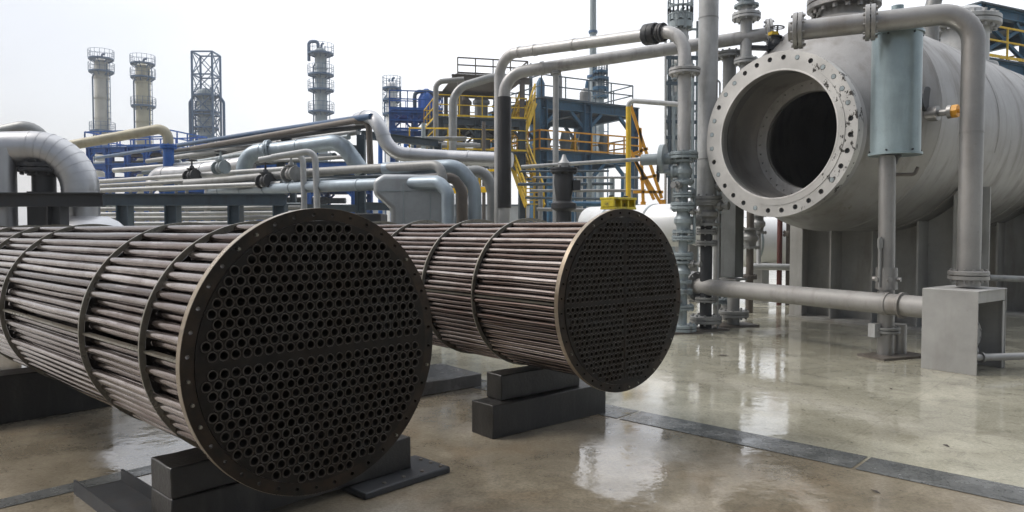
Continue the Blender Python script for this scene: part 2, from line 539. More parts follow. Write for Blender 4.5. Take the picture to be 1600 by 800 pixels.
def tag(o, label, cat, group=None, kind=None):
    o['label'] = label
    o['category'] = cat
    if group:
        o['group'] = group
    if kind:
        o['kind'] = kind
    return o

def thing(name, label, cat, loc=(0, 0, 0), rz=0.0, group=None):
    o = bpy.data.objects.new(name, None)
    COL.objects.link(o)
    o.location = loc
    o.rotation_euler = (0, 0, rz)
    o.empty_display_size = 0.2
    return tag(o, label, cat, group)

def copy_tree(o, parent=None):
    c = o.copy()
    COL.objects.link(c)
    if parent is not None:
        c.parent = parent
    for ch in list(o.children):
        copy_tree(ch, c)
    return c

def bevel(o, w, seg=2):
    m = o.modifiers.new('bevel', 'BEVEL')
    m.width = w
    m.segments = seg
    m.limit_method = 'ANGLE'
    m.angle_limit = R_(40)
    return o

# ------------------------------------------------------------------ ground
def sheet(name, pts, z, mat):
    me = bpy.data.meshes.new(name)
    me.from_pydata([(p[0], p[1], z) for p in pts], [], [tuple(range(len(pts)))])
    me.materials.append(MATS[mat])
    o = bpy.data.objects.new(name, me)
    COL.objects.link(o)
    o['kind'] = 'structure'
    return o
sheet('ground', [(-700, -200), (700, -200), (700, 900), (-700, 900)], 0, 'wet_concrete')
D1 = V(-0.731, 0.682, 0)
E1 = V(0.682, 0.731, 0)
def DE(a, s, z=0):
    return D1 * a + E1 * s + V(0, 0, z)
# a line of dark cover plates let into the slab, and a second across it behind the near bundle
k = -6.0
while k < 12:
    ln = 1.9
    a0, a1 = k + 0.012, k + ln - 0.012
    sheet('trench_cover_strip', [DE(a0, 5.07), DE(a1, 5.07), DE(a1, 5.415), DE(a0, 5.415)], 0.004, 'trench_cover')
    k += ln
sheet('drain_strip', [DE(4.95, -8), DE(5.12, -8), DE(5.12, 2.32), DE(4.95, 2.32)], 0.004, 'trench_cover')

# ------------------------------------------------------------------ tube bundles
def plate_with_holes(mb, R0, holes, x0, x1, seg_outer=96, hole_seg=12, inner=None):
    """disc of radius R0 in the local YZ plane between x0 (front) and x1, pierced by holes (y, z, r)"""
    loops = []
    pts, edges = [], []
    def loop(cy, cz, r, seg):
        s = len(pts)
        for k in range(seg):
            g = 2 * PI * k / seg
            pts.append((cy + r * math.cos(g), cz + r * math.sin(g)))
        for k in range(seg):
            edges.append((s + k, s + (k + 1) % seg))
        loops.append((s, seg))
    loop(0, 0, R0, seg_outer)
    if inner:
        loop(0, 0, inner, seg_outer)
    for (y, z, r) in holes:
        loop(y, z, r, hole_seg)
    ov, oe, of, *_ = delaunay_2d_cdt([Vector(p) for p in pts], edges, [], 0, 1e-6)
    cell = {}
    cs = 0.06
    for (y, z, r) in holes:
        for i in range(int((y - r) // cs), int((y + r) // cs) + 1):
            for j in range(int((z - r) // cs), int((z + r) // cs) + 1):
                cell.setdefault((i, j), []).append((y, z, r))
    keep = []
    for f in of:
        c = sum((ov[i] for i in f), Vector((0, 0))) / len(f)
        if c.length > R0 or (inner and c.length < inner * math.cos(PI / seg_outer)):
            continue
        if any((c.x - y) ** 2 + (c.y - z) ** 2 < r * r * 0.98 for (y, z, r) in cell.get((int(c.x // cs), int(c.y // cs)), ())):
            continue
        keep.append(tuple(f))
    n = len(ov)
    vs = [(x0, p.x, p.y) for p in ov] + [(x1, p.x, p.y) for p in ov]
    fs = keep + [tuple(i + n for i in f)[::-1] for f in keep]
    cnt = {}
    for f in keep:
        for i in range(len(f)):
            e = (f[i], f[(i + 1) % len(f)])
            cnt[tuple(sorted(e))] = cnt.get(tuple(sorted(e)), 0) + 1
    for f in keep:
        for i in range(len(f)):
            a, b = f[i], f[(i + 1) % len(f)]
            if cnt[tuple(sorted((a, b)))] == 1:
                fs.append((b, a, a + n, b + n))
    mb.add(vs, fs)

def tube_mesh(L, ro, ri, seg=12):
    mb = MB()
    n = int(L / 0.16)
    prof = [(0.7, 0.0), (0.7, ri)] + [(0.7 - 0.175 * k, ri) for k in range(1, 4)] + [(0, ri), (0, ro)] + [(L * k / n, ro) for k in range(1, n + 1)] + [(L, 0.0)]
    mb.lathe((-0.010, 0, 0), (1, 0, 0), prof[6:], seg)
    bore = MB()
    bore.lathe((-0.010, 0, 0), (1, 0, 0), [(0.012, ri), (0.0, ri), (0.0, ro), (0.012, ro + .0002)], seg)
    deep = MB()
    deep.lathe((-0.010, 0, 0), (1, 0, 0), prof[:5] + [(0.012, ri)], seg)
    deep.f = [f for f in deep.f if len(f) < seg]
    bore.f = [f for f in bore.f if len(f) < seg]
    mb.f = [f for f in mb.f if len(f) < seg]
    return mb, bore, deep

def tube_bundle(label, group, C, theta, Lb, Rr, pitch, ro, baffles, lane, vlane=0.0, seed=1):
    """local frame: x runs back from the tube sheet, y across, z up"""
    rnd = random.Random(seed)
    d = V(-math.sin(theta), math.cos(theta), 0)
    root = thing('tube_bundle', label, 'tube bundle', C, math.atan2(d.y, d.x), group)
    # camera in the local frame
    cam = Matrix.Rotation(-root.rotation_euler.z, 3, 'Z') @ (V(0, 0, EYE) - Vector(C))
    pos = []
    row = pitch * 0.866
    field = 0.882 * Rr
    for half in (1, -1):
        k = 0
        while True:
            z = half * (lane / 2 + k * row)
            if abs(z) > field:
                break
            w = math.sqrt(max(0, field * field - z * z))
            sh = 0.5 if (k % 2 == 0) else 0.0
            m = int(w / pitch) + 2
            for i in range(-m, m + 1):
                y = (i + sh) * pitch
                if vlane and sh == 0.0 and i == 0:
                    continue
                if abs(y) > w:
                    continue
                if vlane:
                    y += math.copysign(vlane, y)
                pos.append((y, z))
            k += 1
    # tube sheet: drilled disc standing 5 mm proud of a bolted rim
    th = 0.042
    mb = MB()
    plate_with_holes(mb, 0.914 * Rr, [(y, z, ro + 0.0012) for y, z in pos], -0.005, th - 0.004, 96, 14)
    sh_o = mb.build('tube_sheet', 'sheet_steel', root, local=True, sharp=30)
    nb = 40
    rim = MB()
    plate_with_holes(rim, Rr, [(0.958 * Rr * math.cos(2 * PI * (k + .5) / nb), 0.958 * Rr * math.sin(2 * PI * (k + .5) / nb), 0.0092) for k in range(nb)], 0.0, th, 128, 12, inner=0.916 * Rr)
    mb = MB()
    for k in range(nb):
        if rnd.random() < 0.22:
            g = 2 * PI * (k + .5) / nb
            mb.lathe((-0.012, 0.958 * Rr * math.cos(g), 0.958 * Rr * math.sin(g)), (1, 0, 0), [(0, 0.007), (0.02, 0.008)], 8)
    edge = MB()
    edge.lathe((0.003, 0, 0), (1, 0, 0), [(0, Rr - .004), (0, Rr + .0015), (th - .006, Rr + .0015), (th - .006, Rr - .004)], 128, close=True)
    rim.build('sheet_rim', 'rim_steel', sh_o, local=True, sharp=30, more=[(mb, 'baffle_steel'), (edge, 'edge_steel')])
    if vlane:
        mb = MB()
        mb.box((-0.006, 0, 0), (0.004, 0.006, 1.7 * Rr))
        mb.build('vertical_seam', 'rim_steel', sh_o, local=True)
    # tubes: visible ones as parts of their own
    def blockers(p):
        a = Vector(p)
        b = V(cam.y, cam.z).to_2d() if False else Vector((cam.y, cam.z))
        dv = (b - a)
        Ld = dv.length
        dv /= Ld
        n = 0
        for q in pos:
            if q == p:
                continue
            w = Vector(q) - a
            t = w.dot(dv)
            if 0 < t < Ld and abs(w.x * dv.y - w.y * dv.x) < ro * 1.1:
                n += 1
        return n
    order = sorted(pos, key=lambda p: (blockers(p), -math.hypot(*p)))
    mine = order[:100]
    rest = order[100:]
    base, bore, deep = tube_mesh(Lb, ro, ro - 0.0030)
    first = MB().add(base.v, base.f).build('tube', 'tube_steel', root, local=True, more=[(bore, 'tube_bore'), (deep, 'bore_shade')])
    first.location = (0, *mine[0])
    forms = [first.data]
    for q in range(4):
        me = first.data.copy()
        ph, ga, wl = rnd.uniform(0, 6.28), rnd.uniform(0, 6.28), rnd.uniform(0.8, 1.7)
        am = 0.0028
        for v in me.vertices:
            k = am * math.sin(v.co.x * 6.28 / wl + ph) * min(1, max(0, v.co.x - .05) * 4)
            v.co.y += k * math.cos(ga)
            v.co.z += k * math.sin(ga)
        forms.append(me)
    for p in mine[1:]:
        c = first.copy()
        c.data = rnd.choice(forms)
        COL.objects.link(c)
        c.parent = root
        c.location = (rnd.uniform(-0.0012, 0.0012), p[0] + rnd.uniform(-.0008, .0008), p[1] + rnd.uniform(-.0008, .0008))
        c.rotation_euler = (0, rnd.uniform(-.0007, .0007), rnd.uniform(-.0007, .0007))
    mb = MB()
    mb2 = MB()
    mb3 = MB()
    for (y, z) in rest:
        jx = rnd.uniform(-0.0012, 0.0012)
        mb.add([v + V(jx, y, z) for v in base.v], base.f)
        mb2.add([v + V(jx, y, z) for v in bore.v], bore.f)
        mb3.add([v + V(jx, y, z) for v in deep.v], deep.f)
    o = mb.build('inner_tubes', 'tube_steel', root, local=True, more=[(mb2, 'tube_bore'), (mb3, 'bore_shade')])
    o['kind'] = 'stuff'
    # baffles
    for i, t in enumerate(baffles):
        Rb = 0.922 * Rr
        cut = (None, 1, None, -1)[i % 4]
        mb = MB()
        prof = []
        seg = 96
        ring_o, ring_i = [], []
        for k in range(seg):
            g = 2 * PI * k / seg
            ring_o.append((Rb * math.cos(g), Rb * math.sin(g)))
            ring_i.append((Rb * 0.955 * math.cos(g), Rb * 0.955 * math.sin(g)))
        hw = 0.007
        vs = [(t - hw, *p) for p in ring_o] + [(t - hw, *p) for p in ring_i] + [(t + hw, *p) for p in ring_o] + [(t + hw, *p) for p in ring_i]
        fs = []
        for k in range(seg):
            k2 = (k + 1) % seg
            fs += [(k, k2, seg + k2, seg + k), (2 * seg + k2, 2 * seg + k, 3 * seg + k, 3 * seg + k2), (k2, k, 2 * seg + k, 2 * seg + k2), (seg + k, seg + k2, 3 * seg + k2, 3 * seg + k)]
        mb.add(vs, fs)
        mb.build('baffle', 'baffle_steel', root, local=True)
        # the plate itself, between the tubes
        mb = MB()
        plate_with_holes(mb, Rb * 0.95, [(y, z, ro + 0.001) for y, z in pos if math.hypot(y, z) < Rb * .95 - ro - .003], t - 0.005, t + 0.005, 64, 8)
        mb.build('baffle_plate', 'sheet_steel', root, local=True)
    # flat sealing strips along the pass lane on both sides
    mb = MB()
    for s in (-1, 1):
        mb.box((Lb / 2, s * 0.868 * Rr, 0.0), (Lb - 0.1, 0.035, 0.012))
    mb.build('seal_strip', 'baffle_steel', root, local=True)
    return root, d

TH1 = R_(47.0)
C1 = V(-0.885, 3.395, 1.033)
TH2 = R_(40.2)
C2 = V(0.823, 5.28, 1.086)
b1, dd1 = tube_bundle('largest tube bundle, nearest the camera, its round drilled end plate filling the left half', 'exchanger tube bundles on sleepers', C1, TH1, 7.4, 0.67, 0.0515, 0.0224, [0.59, 1.46, 3.2, 4.1, 5.0, 6.3], 0.078, seed=3)
b2, dd2 = tube_bundle('second tube bundle behind, with a yellow clamp on top and closer spaced tubes', 'exchanger tube bundles on sleepers', C2, TH2, 9.2, 0.67, 0.0465, 0.0194, [1.04, 1.76, 2.6, 3.5, 4.4, 5.4, 6.4, 7.5, 8.5], 0.066, vlane=0.004, seed=5)
ee1 = V(dd1.y, -dd1.x, 0)
ee2 = V(dd2.y, -dd2.x, 0)

def block(name, label, cat, C, d, e, t0, t1, s0, s1, z0, z1, mat, group=None, bev=0.012):
    base = V(C.x, C.y, 0)
    mb = MB()
    vs = []
    for z in (z0, z1):
        for (t, s) in ((t0, s0), (t1, s0), (t1, s1), (t0, s1)):
            vs.append(base + d * t + e * s + V(0, 0, z))
    mb.add(vs, [(3, 2, 1, 0), (4, 5, 6, 7), (0, 1, 5, 4), (1, 2, 6, 5), (2, 3, 7, 6), (3, 0, 4, 7)])
    o = mb.build(name, mat)
    bm = bmesh.new()
    bm.from_mesh(o.data)
    longest = max(e.calc_length() for e in bm.edges)
    bmesh.ops.subdivide_edges(bm, edges=[e for e in bm.edges if e.calc_length() > longest * .9], cuts=14, use_grid_fill=True)
    bmesh.ops.subdivide_edges(bm, edges=[e for e in bm.edges if e.calc_length() > .14], cuts=3, use_grid_fill=True)
    zt2 = z1 - z0
    for v in bm.verts:
        n = mnoise.noise_vector(v.co * 5.0) * .006 + mnoise.noise_vector(v.co * 17.0) * .003
        if v.co.z < 0.01:
            n.z = 0
        v.co += n
    bm.normal_update()
    bm.to_mesh(o.data)
    bm.free()
    bevel(o, bev * .7)
    return tag(o, label, cat, group)

GS = 'sleepers under the tube bundles'
block('support_beam', 'long dark sleeper on the ground under the front of the nearest bundle', 'sleeper', C1, dd1, ee1, 0.72, 0.98, -0.43, 1.10, 0.045, 0.25, 'timber', GS)
block('support_block', 'short dark sleeper stacked directly beneath the nearest bundle', 'sleeper', C1, dd1, ee1, 0.72, 0.98, -0.43, 0.50, 0.252, 0.412, 'timber', GS)
block('support_beam', 'dark sleeper at the left edge under the far part of the nearest bundle', 'sleeper', C1, dd1, ee1, 4.15, 4.45, -1.5, 0.42, 0.0, 0.40, 'timber', GS)
block('support_beam', 'large dark squared beam on the floor under the front of the second bundle', 'sleeper', C2, dd2, ee2, 0.78, 1.05, -0.61, 0.66, 0.0, 0.257, 'timber', GS, 0.008)
block('support_block', 'shorter block on the large squared beam, touching the second bundle', 'sleeper', C2, dd2, ee2, 0.86, 1.05, -0.46, 0.42, 0.259, 0.462, 'timber', GS)
block('support_beam', 'low wet topped sleeper on the floor between the two bundles', 'sleeper', C2, dd2, ee2, 2.35, 3.1, -1.2, 0.5, 0.0, 0.13, 'wet_timber', GS)
block('support_beam', 'dark sleeper under the far end of the second bundle', 'sleeper', C2, dd2, ee2, 6.1, 6.4, -0.7, 0.7, 0.0, 0.46, 'timber', GS)
# steel packing plates under the near sleeper
mb = MB()
pc = V(C1.x, C1.y, 0)
for (t0, t1, s0, s1, z0, z1) in ((1.0, 1.95, -0.52, -0.24, 0.0, 0.012), (1.0, 1.95, -0.52, -0.508, 0.012, 0.085), (1.0, 1.95, -0.252, -0.24, 0.012, 0.085)):
    vs = []
    for z in (z0, z1):
        for (t, s) in ((t0, s0), (t1, s0), (t1, s1), (t0, s1)):
            vs.append(pc + dd1 * t + ee1 * s + V(0, 0, z))
    mb.add(vs, [(3, 2, 1, 0), (4, 5, 6, 7), (0, 1, 5, 4), (1, 2, 6, 5), (2, 3, 7, 6), (3, 0, 4, 7)])
tag(mb.build('channel_iron', 'dark_steel'), 'dark steel channel lying by the left end of the nearest sleeper', 'packing plate')
o = block('packing_plate', 'flat dark steel plate with bolt holes under the right end of the nearest sleeper', 'packing plate', C1, dd1, ee1, 0.56, 0.92, 0.62, 1.30, 0.0, 0.043, 'dark_steel')
mb = MB()
for (t, s) in ((0.60, 1.25), (0.70, 1.25), (0.80, 1.25), (0.61, 0.8), (0.61, 0.95), (0.61, 1.1)):
    mb.lathe(pc + dd1 * t + ee1 * s + V(0, 0, 0.0435), V(0, 0, 1), [(0, 0.014), (0.010, 0.012)], 6)
mb.build('bolt_heads', 'brown_steel', o)

# lifting clamp on the second sheet
loc = C2 + dd2 * 0.16 + ee2 * 0.11 + V(0, 0, 0.668)
cl = thing('lifting_clamp', 'yellow lifting clamp with worn black spots on top of the second bundle', 'clamp', loc, math.atan2(dd2.y, dd2.x))
mb = MB()
mb.box((0, 0, 0.012), (0.15, 0.24, 0.018))
mb.box((0, 0, 0.084), (0.15, 0.25, 0.018))
for y in (-0.115, -0.04, 0.04, 0.115):
    mb.box((0, y, 0.048), (0.13, 0.018, 0.054))
mc = mb
mb = MB()
for y in (-0.08, 0.08):
    mb.lathe((0.0, y, 0.0945), (0, 0, 1), [(0, 0.02), (0.014, 0.02)], 6)
bevel(mc.build('clamp_body', 'clamp_yellow', cl, local=True, more=[(mb, 'dark_steel')]), 0.003)

# ------------------------------------------------------------------ the open vessel
PHI = R_(51.0)
AX = V(math.sin(PHI), math.cos(PHI), 0)
UU = V(math.cos(PHI), -math.sin(PHI), 0)
CF = V(3.735, 10.3, 0)
ZF = 2.955
vr = thing('open_vessel', 'huge grey horizontal steel vessel lying open at its wide bolted round mouth', 'vessel', CF, math.atan2(AX.y, AX.x))
# local: x along the axis, y = left of the axis, z up
ecc = 0.28
RS = 1.64
prof = [(0.30, 1.035, 0), (0.46, 1.05, 0), (0.56, 1.12, 0.03), (0.80, 1.29, 0.11), (1.05, 1.47, 0.19), (1.22, 1.57, 0.25), (1.36, RS, ecc)]
for t in (1.44, 1.445, 1.46, 2.4, 3.6, 3.605, 3.62, 4.9, 6.0, 6.005, 6.02, 7.5, 9.2, 11, 13, 14.2):
    prof.append((t, RS, ecc))
prof += [(14.6, 1.4, ecc), (14.85, 0.9, ecc), (14.95, 0.0, ecc)]
mb = MB()
mb.lathe((0, 0, ZF), (1, 0, 0), [(t, r) for t, r, z in prof], 96, off=[V(0, 0, z) for t, r, z in prof])
mb.f = [f for f in mb.f if len(f) < 90]
# inside skin
ins = [(0.30, 0.90, 0), (1.0, 0.90, 0), (1.0, 0.725, 0), (1.06, 0.725, 0), (1.06, 1.2, 0.1), (1.4, 1.58, ecc), (13.0, 1.58, ecc), (13.8, 0.0, ecc)]
shell = mb.build('shell', 'shell_steel', vr, local=True, sharp=28)
mb = MB()
mb.lathe((0, 0, ZF), (1, 0, 0), [(t, r) for t, r, z in ins], 96, off=[V(0, 0, z) for t, r, z in ins])
mb.f = [f for f in mb.f if len(f) < 90]
mb.build('inner_wall', 'shell_inside', vr, local=True, sharp=28)
mb = MB()
plate_with_holes(mb, 0.899, [(0.845 * math.cos(2 * PI * k / 36), 0.845 * math.sin(2 * PI * k / 36), 0.014) for k in range(36)], 0.955, 0.985, 96, 10, inner=0.735)
for i in range(len(mb.v)):
    mb.v[i] = mb.v[i] + V(0, 0, ZF)
mb.build('inner_ring', 'ring_steel', vr, local=True, sharp=30)
# weld seams
mb = MB()
for t in (1.40, 3.6, 6.0, 8.4, 10.8):
    mb.lathe((0, 0, ZF + ecc), (1, 0, 0), [(t - 0.02, RS - 0.003), (t - 0.008, RS + 0.006), (t + 0.008, RS + 0.006), (t + 0.02, RS - 0.003)], 96, close=True)
mb.build('weld_seam', 'stainless', shell, local=True)
# flange: front ring and backing ring
RF, RI = 1.165, 0.905
nb = 32
bc = [(1.075 * math.cos(2 * PI * (k + .5) / nb), 1.075 * math.sin(2 * PI * (k + .5) / nb), 0.036) for k in range(nb)]
mb = MB()
plate_with_holes(mb, RF, bc, 0.0, 0.15, 128, 14, inner=RI)
plate_with_holes(mb, 1.0, [], -0.008, 0.02, 128, 14, inner=RI + 0.002)
for i in range(len(mb.v)):
    mb.v[i] = mb.v[i] + V(0, 0, ZF)
flm = mb
MB().lathe((0, 0, ZF), (1, 0, 0), [(-0.010, RI - .012), (-0.012, RI - .002), (-0.010, RI + .012), (0.05, RI + .002), (0.05, RI - .012)], 128, close=True).build('bore_lip', 'ring_steel', vr, local=True)
bk = mb = MB()
mb.lathe((0, 0, ZF), (1, 0, 0), [(0.162, RI), (0.162, 1.12), (0.168, 1.15), (0.29, 1.15), (0.31, 1.12), (0.31, RI)], 96, close=True)
rnd = random.Random(4)
mb = MB()
mb2 = MB()
for k, (y, z, r) in enumerate(bc):
    if rnd.random() < 0.28:
        mb.lathe((-0.006, y, z + ZF), (1, 0, 0), [(0, 0.028), (0.01, 0.034), (0.2, 0.034)], 12)
    else:
        mb2.lathe((0.03, y, z + ZF), (1, 0, 0), [(0, 0.033), (0.3, 0.033)], 10)
flm.build('mouth_flange', 'flange_face', vr, local=True, sharp=30, more=[(mb, 'valve_blue'), (mb2, 'dark_steel')])
mb = MB()
for k, (y, z, r) in enumerate(bc):
    mb.lathe((0.308, y, z + ZF), (1, 0, 0), [(0, 0.038), (0.04, 0.038)], 6)
bk.build('backing_flange', 'stainless', vr, local=True, sharp=30, more=[(mb, 'valve_blue')])
# nozzles on the crown
def nozzle(t, r, ztop, R, mat='stainless'):
    mb = MB()
    mb.lathe((t, 0, ZF + ecc + RS - 0.12), (0, 0, 1), [(0, r), (ztop - (ZF + ecc + RS - 0.12), r)], 32)
    mb.lathe((t, 0, ZF + ecc + RS - 0.06), (0, 0, 1), [(0, r + 0.16), (0.04, r + 0.16), (0.08, r + 0.14)], 32)
    n = mb.build('nozzle', mat, vr, local=True)
    mb = MB()
    mb.flange((t, 0, ztop), (0, 0, 1), R, 0.085, 16, gap=0.02, seg=36)
    mb.build('nozzle_flange', mat, n, local=True)
    return n
nozzle(1.9, 0.33, 5.16, 0.54)
n2 = nozzle(6.85, 0.42, 5.72, 0.62, 'pale_grey')
mb = MB()
mb.lathe((6.85, 0, 5.83), (0, 0, 1), [(0, 0.4), (0.12, 0.36), (0.2, 0.24), (0.24, 0.0)], 32)
mb.build('nozzle_cap', 'pale_grey', n2, local=True)
# saddles: base plate, web, ribs that run up to the shell
def saddle(t):
    wz = lambda y: ZF + ecc - math.sqrt(max(0.01, (RS + 0.012) ** 2 - y * y))
    mb = MB()
    mb.box((t, 0, 0.02), (0.95, 3.0, 0.04))
    s = mb.build('saddle', 'saddle_grey', vr, local=True)
    hw = 1.36
    vs, fs = [], []
    n = 28
    for i in range(n + 1):
        y = -hw + 2 * hw * i / n
        vs += [(t - 0.02, y, 0.04), (t - 0.02, y, wz(y) - 0.0), (t + 0.02, y, 0.04), (t + 0.02, y, wz(y))]
    for i in range(n):
        a, b = i * 4, i * 4 + 4
        fs += [(a, b, b + 1, a + 1), (a + 2, a + 3, b + 3, b + 2), (a + 1, b + 1, b + 3, a + 3), (a, a + 2, b + 2, b)]
    fs += [(0, 1, 3, 2), (n * 4, n * 4 + 2, n * 4 + 3, n * 4 + 1)]
    MB().add(vs, fs).build('saddle_web', 'saddle_grey', s, local=True)
    for y in (-1.36, -0.72, 0.0, 0.72, 1.36):
        for sx in (-1, 1):
            w = 0.40
            mb = MB()
            top = wz(abs(y)) + 0.0
            x0, x1 = t + sx * 0.021, t + sx * w
            mb.box(((x0 + x1) / 2, y, (0.041 + top) / 2), (abs(x1 - x0), 0.03, top - 0.041))
            if abs(y) > 1.0:
                mb.box((x1, y, (0.041 + top) / 2), (0.03, 0.24, top - 0.041))
            mb.build('saddle_rib', 'saddle_grey', s, local=True)
saddle(3.4)
saddle(7.0)
# a rolled wear plate hugging the shell over each saddle
mb = MB()
for t in (3.4, 7.0):
    n = 40
    vs, fs = [], []
    for i in range(n + 1):
        g = -PI / 2 + (i / n - 0.5) * R_(150)
        for x in (t - 0.5, t + 0.5):
            for r in (RS - 0.004, RS + 0.012):
                vs.append((x, r * math.cos(g), ZF + ecc + r * math.sin(g)))
    for i in range(n):
        a, b = i * 4, i * 4 + 4
        fs += [(a + 1, b + 1, b + 3, a + 3), (a, a + 1, b + 1, b) [::-1], (a + 2, a + 3, b + 3, b + 2)]
    mb.add(vs, fs)
mb.build('wear_plate', 'shell_steel', shell, local=True)
# small side connection with an orange capped cock
q0 = V(1.22, -(1.52), ZF + 0.22)
mb = MB()
mb.lathe(q0, (0, -1, 0), [(0, 0.10), (0.14, 0.10), (0.14, 0.045), (0.26, 0.045), (0.26, 0.09), (0.31, 0.09)], 16)
tp = mb.build('side_tapping', 'stainless', vr, local=True)
mb = MB()
mb.lathe(q0 + V(0, -0.311, 0), (0, -1, 0), [(0, 0.085), (0.07, 0.085), (0.07, .03), (.22, .03)], 8)
mb.build('tapping_cap', 'orange_paint', tp, local=True)
mb = MB()
mb.lathe(q0 + V(-0.06, 0.02, 0.2), (0, -1, 0), [(0, 0.17), (0.05, 0.165)], 20)
mb.build('manhole_stub', 'dark_steel', vr, local=True)

# ------------------------------------------------------------------ piping kit
def pipe(name, label, cat, pts, r, mat, bend=None, group=None, flanges=(), seg=18, cuffs=(), base=None, extra=None, fmat=None, n=8):
    """one pipe run; flanges: (point, direction, radius, thickness, bolts, paired); each flange is a part"""
    mb = MB()
    mb.tube(pts, r, bend, seg, n)
    if not (flanges or cuffs or base or extra):
        return tag(mb.build(name, mat), label, cat, group)
    low = min((Vector(p) for p in pts), key=lambda p: p.z)
    root = thing(name, label, cat, (low.x, low.y, max(0, low.z)), 0, group)
    run = mb.build('pipe_run', mat, root)
    for f in flanges:
        p, d, R, th, nb, pair = f[:6]
        m2 = MB()
        m2.flange(p, d, R, th, nb, pair=pair)
        m2.build('flange', (f[6] if len(f) > 6 else fmat or mat), root)
    if cuffs:
        for p, d, R, w in cuffs:
            d = Vector(d).normalized()
            MB().lathe(Vector(p) - d * w / 2, d, [(0, r), (0, R), (w, R), (w, r)], seg, close=True).build('seam_band', mat, run)
    if base:
        m2 = MB()
        p, sx, sy, rz = base
        m2.box((p[0], p[1], 0.015), (sx, sy, 0.03), rz)
        for a in (-1, 1):
            for b in (-1, 1):
                x, y = a * sx * 0.38, b * sy * 0.38
                m2.lathe((p[0] + x * math.cos(rz) - y * math.sin(rz), p[1] + x * math.sin(rz) + y * math.cos(rz), 0.03), (0, 0, 1), [(0, 0.018), (0.025, 0.018)], 6)
        m2.build('base_plate', 'brown_steel', root)
    return root

def valve(root, p, d, r, mat, wheel_dir=None, wheel_r=None, L=None, name='valve'):
    """gate valve: body with end flanges, bonnet, yoke and hand wheel"""
    p, d = Vector(p), Vector(d).normalized()
    L = L or r * 4
    mb = MB()
    mb.lathe(p - d * L / 2, d, [(0, r * 1.9), (L * .1, r * 1.9), (L * .1, r * 1.1), (L * .3, r * 1.2), (L * .42, r * 1.6), (L * .58, r * 1.6), (L * .7, r * 1.2), (L * .9, r * 1.1), (L * .9, r * 1.9), (L, r * 1.9)], 18)
    for k in range(8):
        a, b = frame_of(d)
        g = 2 * PI * (k + .5) / 8
        o = p + (a * math.cos(g) + b * math.sin(g)) * r * 1.6
        for s in (-1, 1):
            mb.lathe(o + d * s * (L / 2 - L * .05) - d * (L * .09), d, [(0, r * .16), (L * .18, r * .16)], 6)
    body = mb.build(name, mat, root)
    if wheel_dir is not None:
        w = Vector(wheel_dir).normalized()
        h = r * 5
        mb = MB()
        mb.lathe(p, w, [(0, r * 1.1), (r * 1.9, r * 1.1), (r * 1.9, r * 1.5), (r * 2.3, r * 1.5), (r * 2.3, r * .8), (r * 3, r * .6), (r * 3, r * .3), (h, r * .22)], 14)
        mb.build('bonnet', mat, body)
        wr = wheel_r or r * 2.2
        c = p + w * (h * .92)
        a, b = frame_of(w)
        mb = MB()
        ring = []
        for k in range(25):
            g = 2 * PI * k / 24
            ring.append(c + (a * math.cos(g) + b * math.sin(g)) * wr)
        mb.tube(ring, r * .16, 0.0001, 6, 1)
        for k in range(4):
            g = PI / 2 * k + .4
            mb.cyl(c, c + (a * math.cos(g) + b * math.sin(g)) * wr, r * .1, 5)
        mb.build('hand_wheel', 'dark_steel', body)
    return body

# ------------------------------------------------------------------ pipes in front of and beside the vessel
Zc = V(0, 0, 1)
# low header between the tall standpipe and the guard box
PA = W(1103, 452, 11.6)
pa_xy = V(PA.x, PA.y, 0)
zD = 0.69
boxL = V(4.90, 8.50, zD)
aD = V(PA.x, PA.y, zD)
dirD = (boxL - aD).normalized()
pipe('header_pipe', 'low horizontal grey pipe running from the tall standpipe to the grey guard box', 'pipe',
     [aD - dirD * 0.20, aD + dirD * 0.5, boxL + dirD * 0.12], 0.13, 'dull_pipe', 0.01,
     flanges=[(aD - dirD * 0.24, dirD, 0.24, 0.05, 10, True, 'grey_paint')],
     cuffs=[(aD + (boxL - aD) * 0.86, dirD, 0.142, 0.06), (boxL - dirD * 0.30, dirD, 0.16, 0.03)], seg=28)
# tall standpipe
zt = lambda px, py, Y: W(px, py, Y).z
YA = 11.6
rA = 0.154
zA = lambda y: zt(1103, y, YA)
XA = PA.x
sp = thing('standpipe', 'tallest pale grey standpipe left of the open mouth, dark at its foot', 'pipe', (XA, YA, 0))
MB().tube([(XA, YA, zA(308)), (XA, YA, zA(-60))], rA, 0.1, 28).build('upper_pipe', 'pale_grey', sp)
o = MB().tube([(XA, YA, 0.03), (XA, YA, zA(352))], 0.095, 0.1, 24).build('lower_pipe', 'dark_steel', sp)
o['label'] = 'black tarred lower length of pipe'
for y, R in ((312, 0.24), (499, 0.25)):
    MB().flange((XA, YA, zA(y)), Zc, R, 0.05, 10).build('flange', 'grey_paint', sp)
valve(sp, (XA, YA, zA(335)), Zc, 0.115, 'grey_paint', None, None, 0.36)
mb = MB()
mb.box((XA, YA, 0.015), (0.62, 0.42, 0.03), 0.3)
mb.build('base_plate', 'brown_steel', sp)
for y in (30, 250):
    MB().lathe((XA, YA, zA(y)), Zc, [(0, rA + .004), (0.02, rA + .004)], 28).build('weld_band', 'grey_paint', sp)

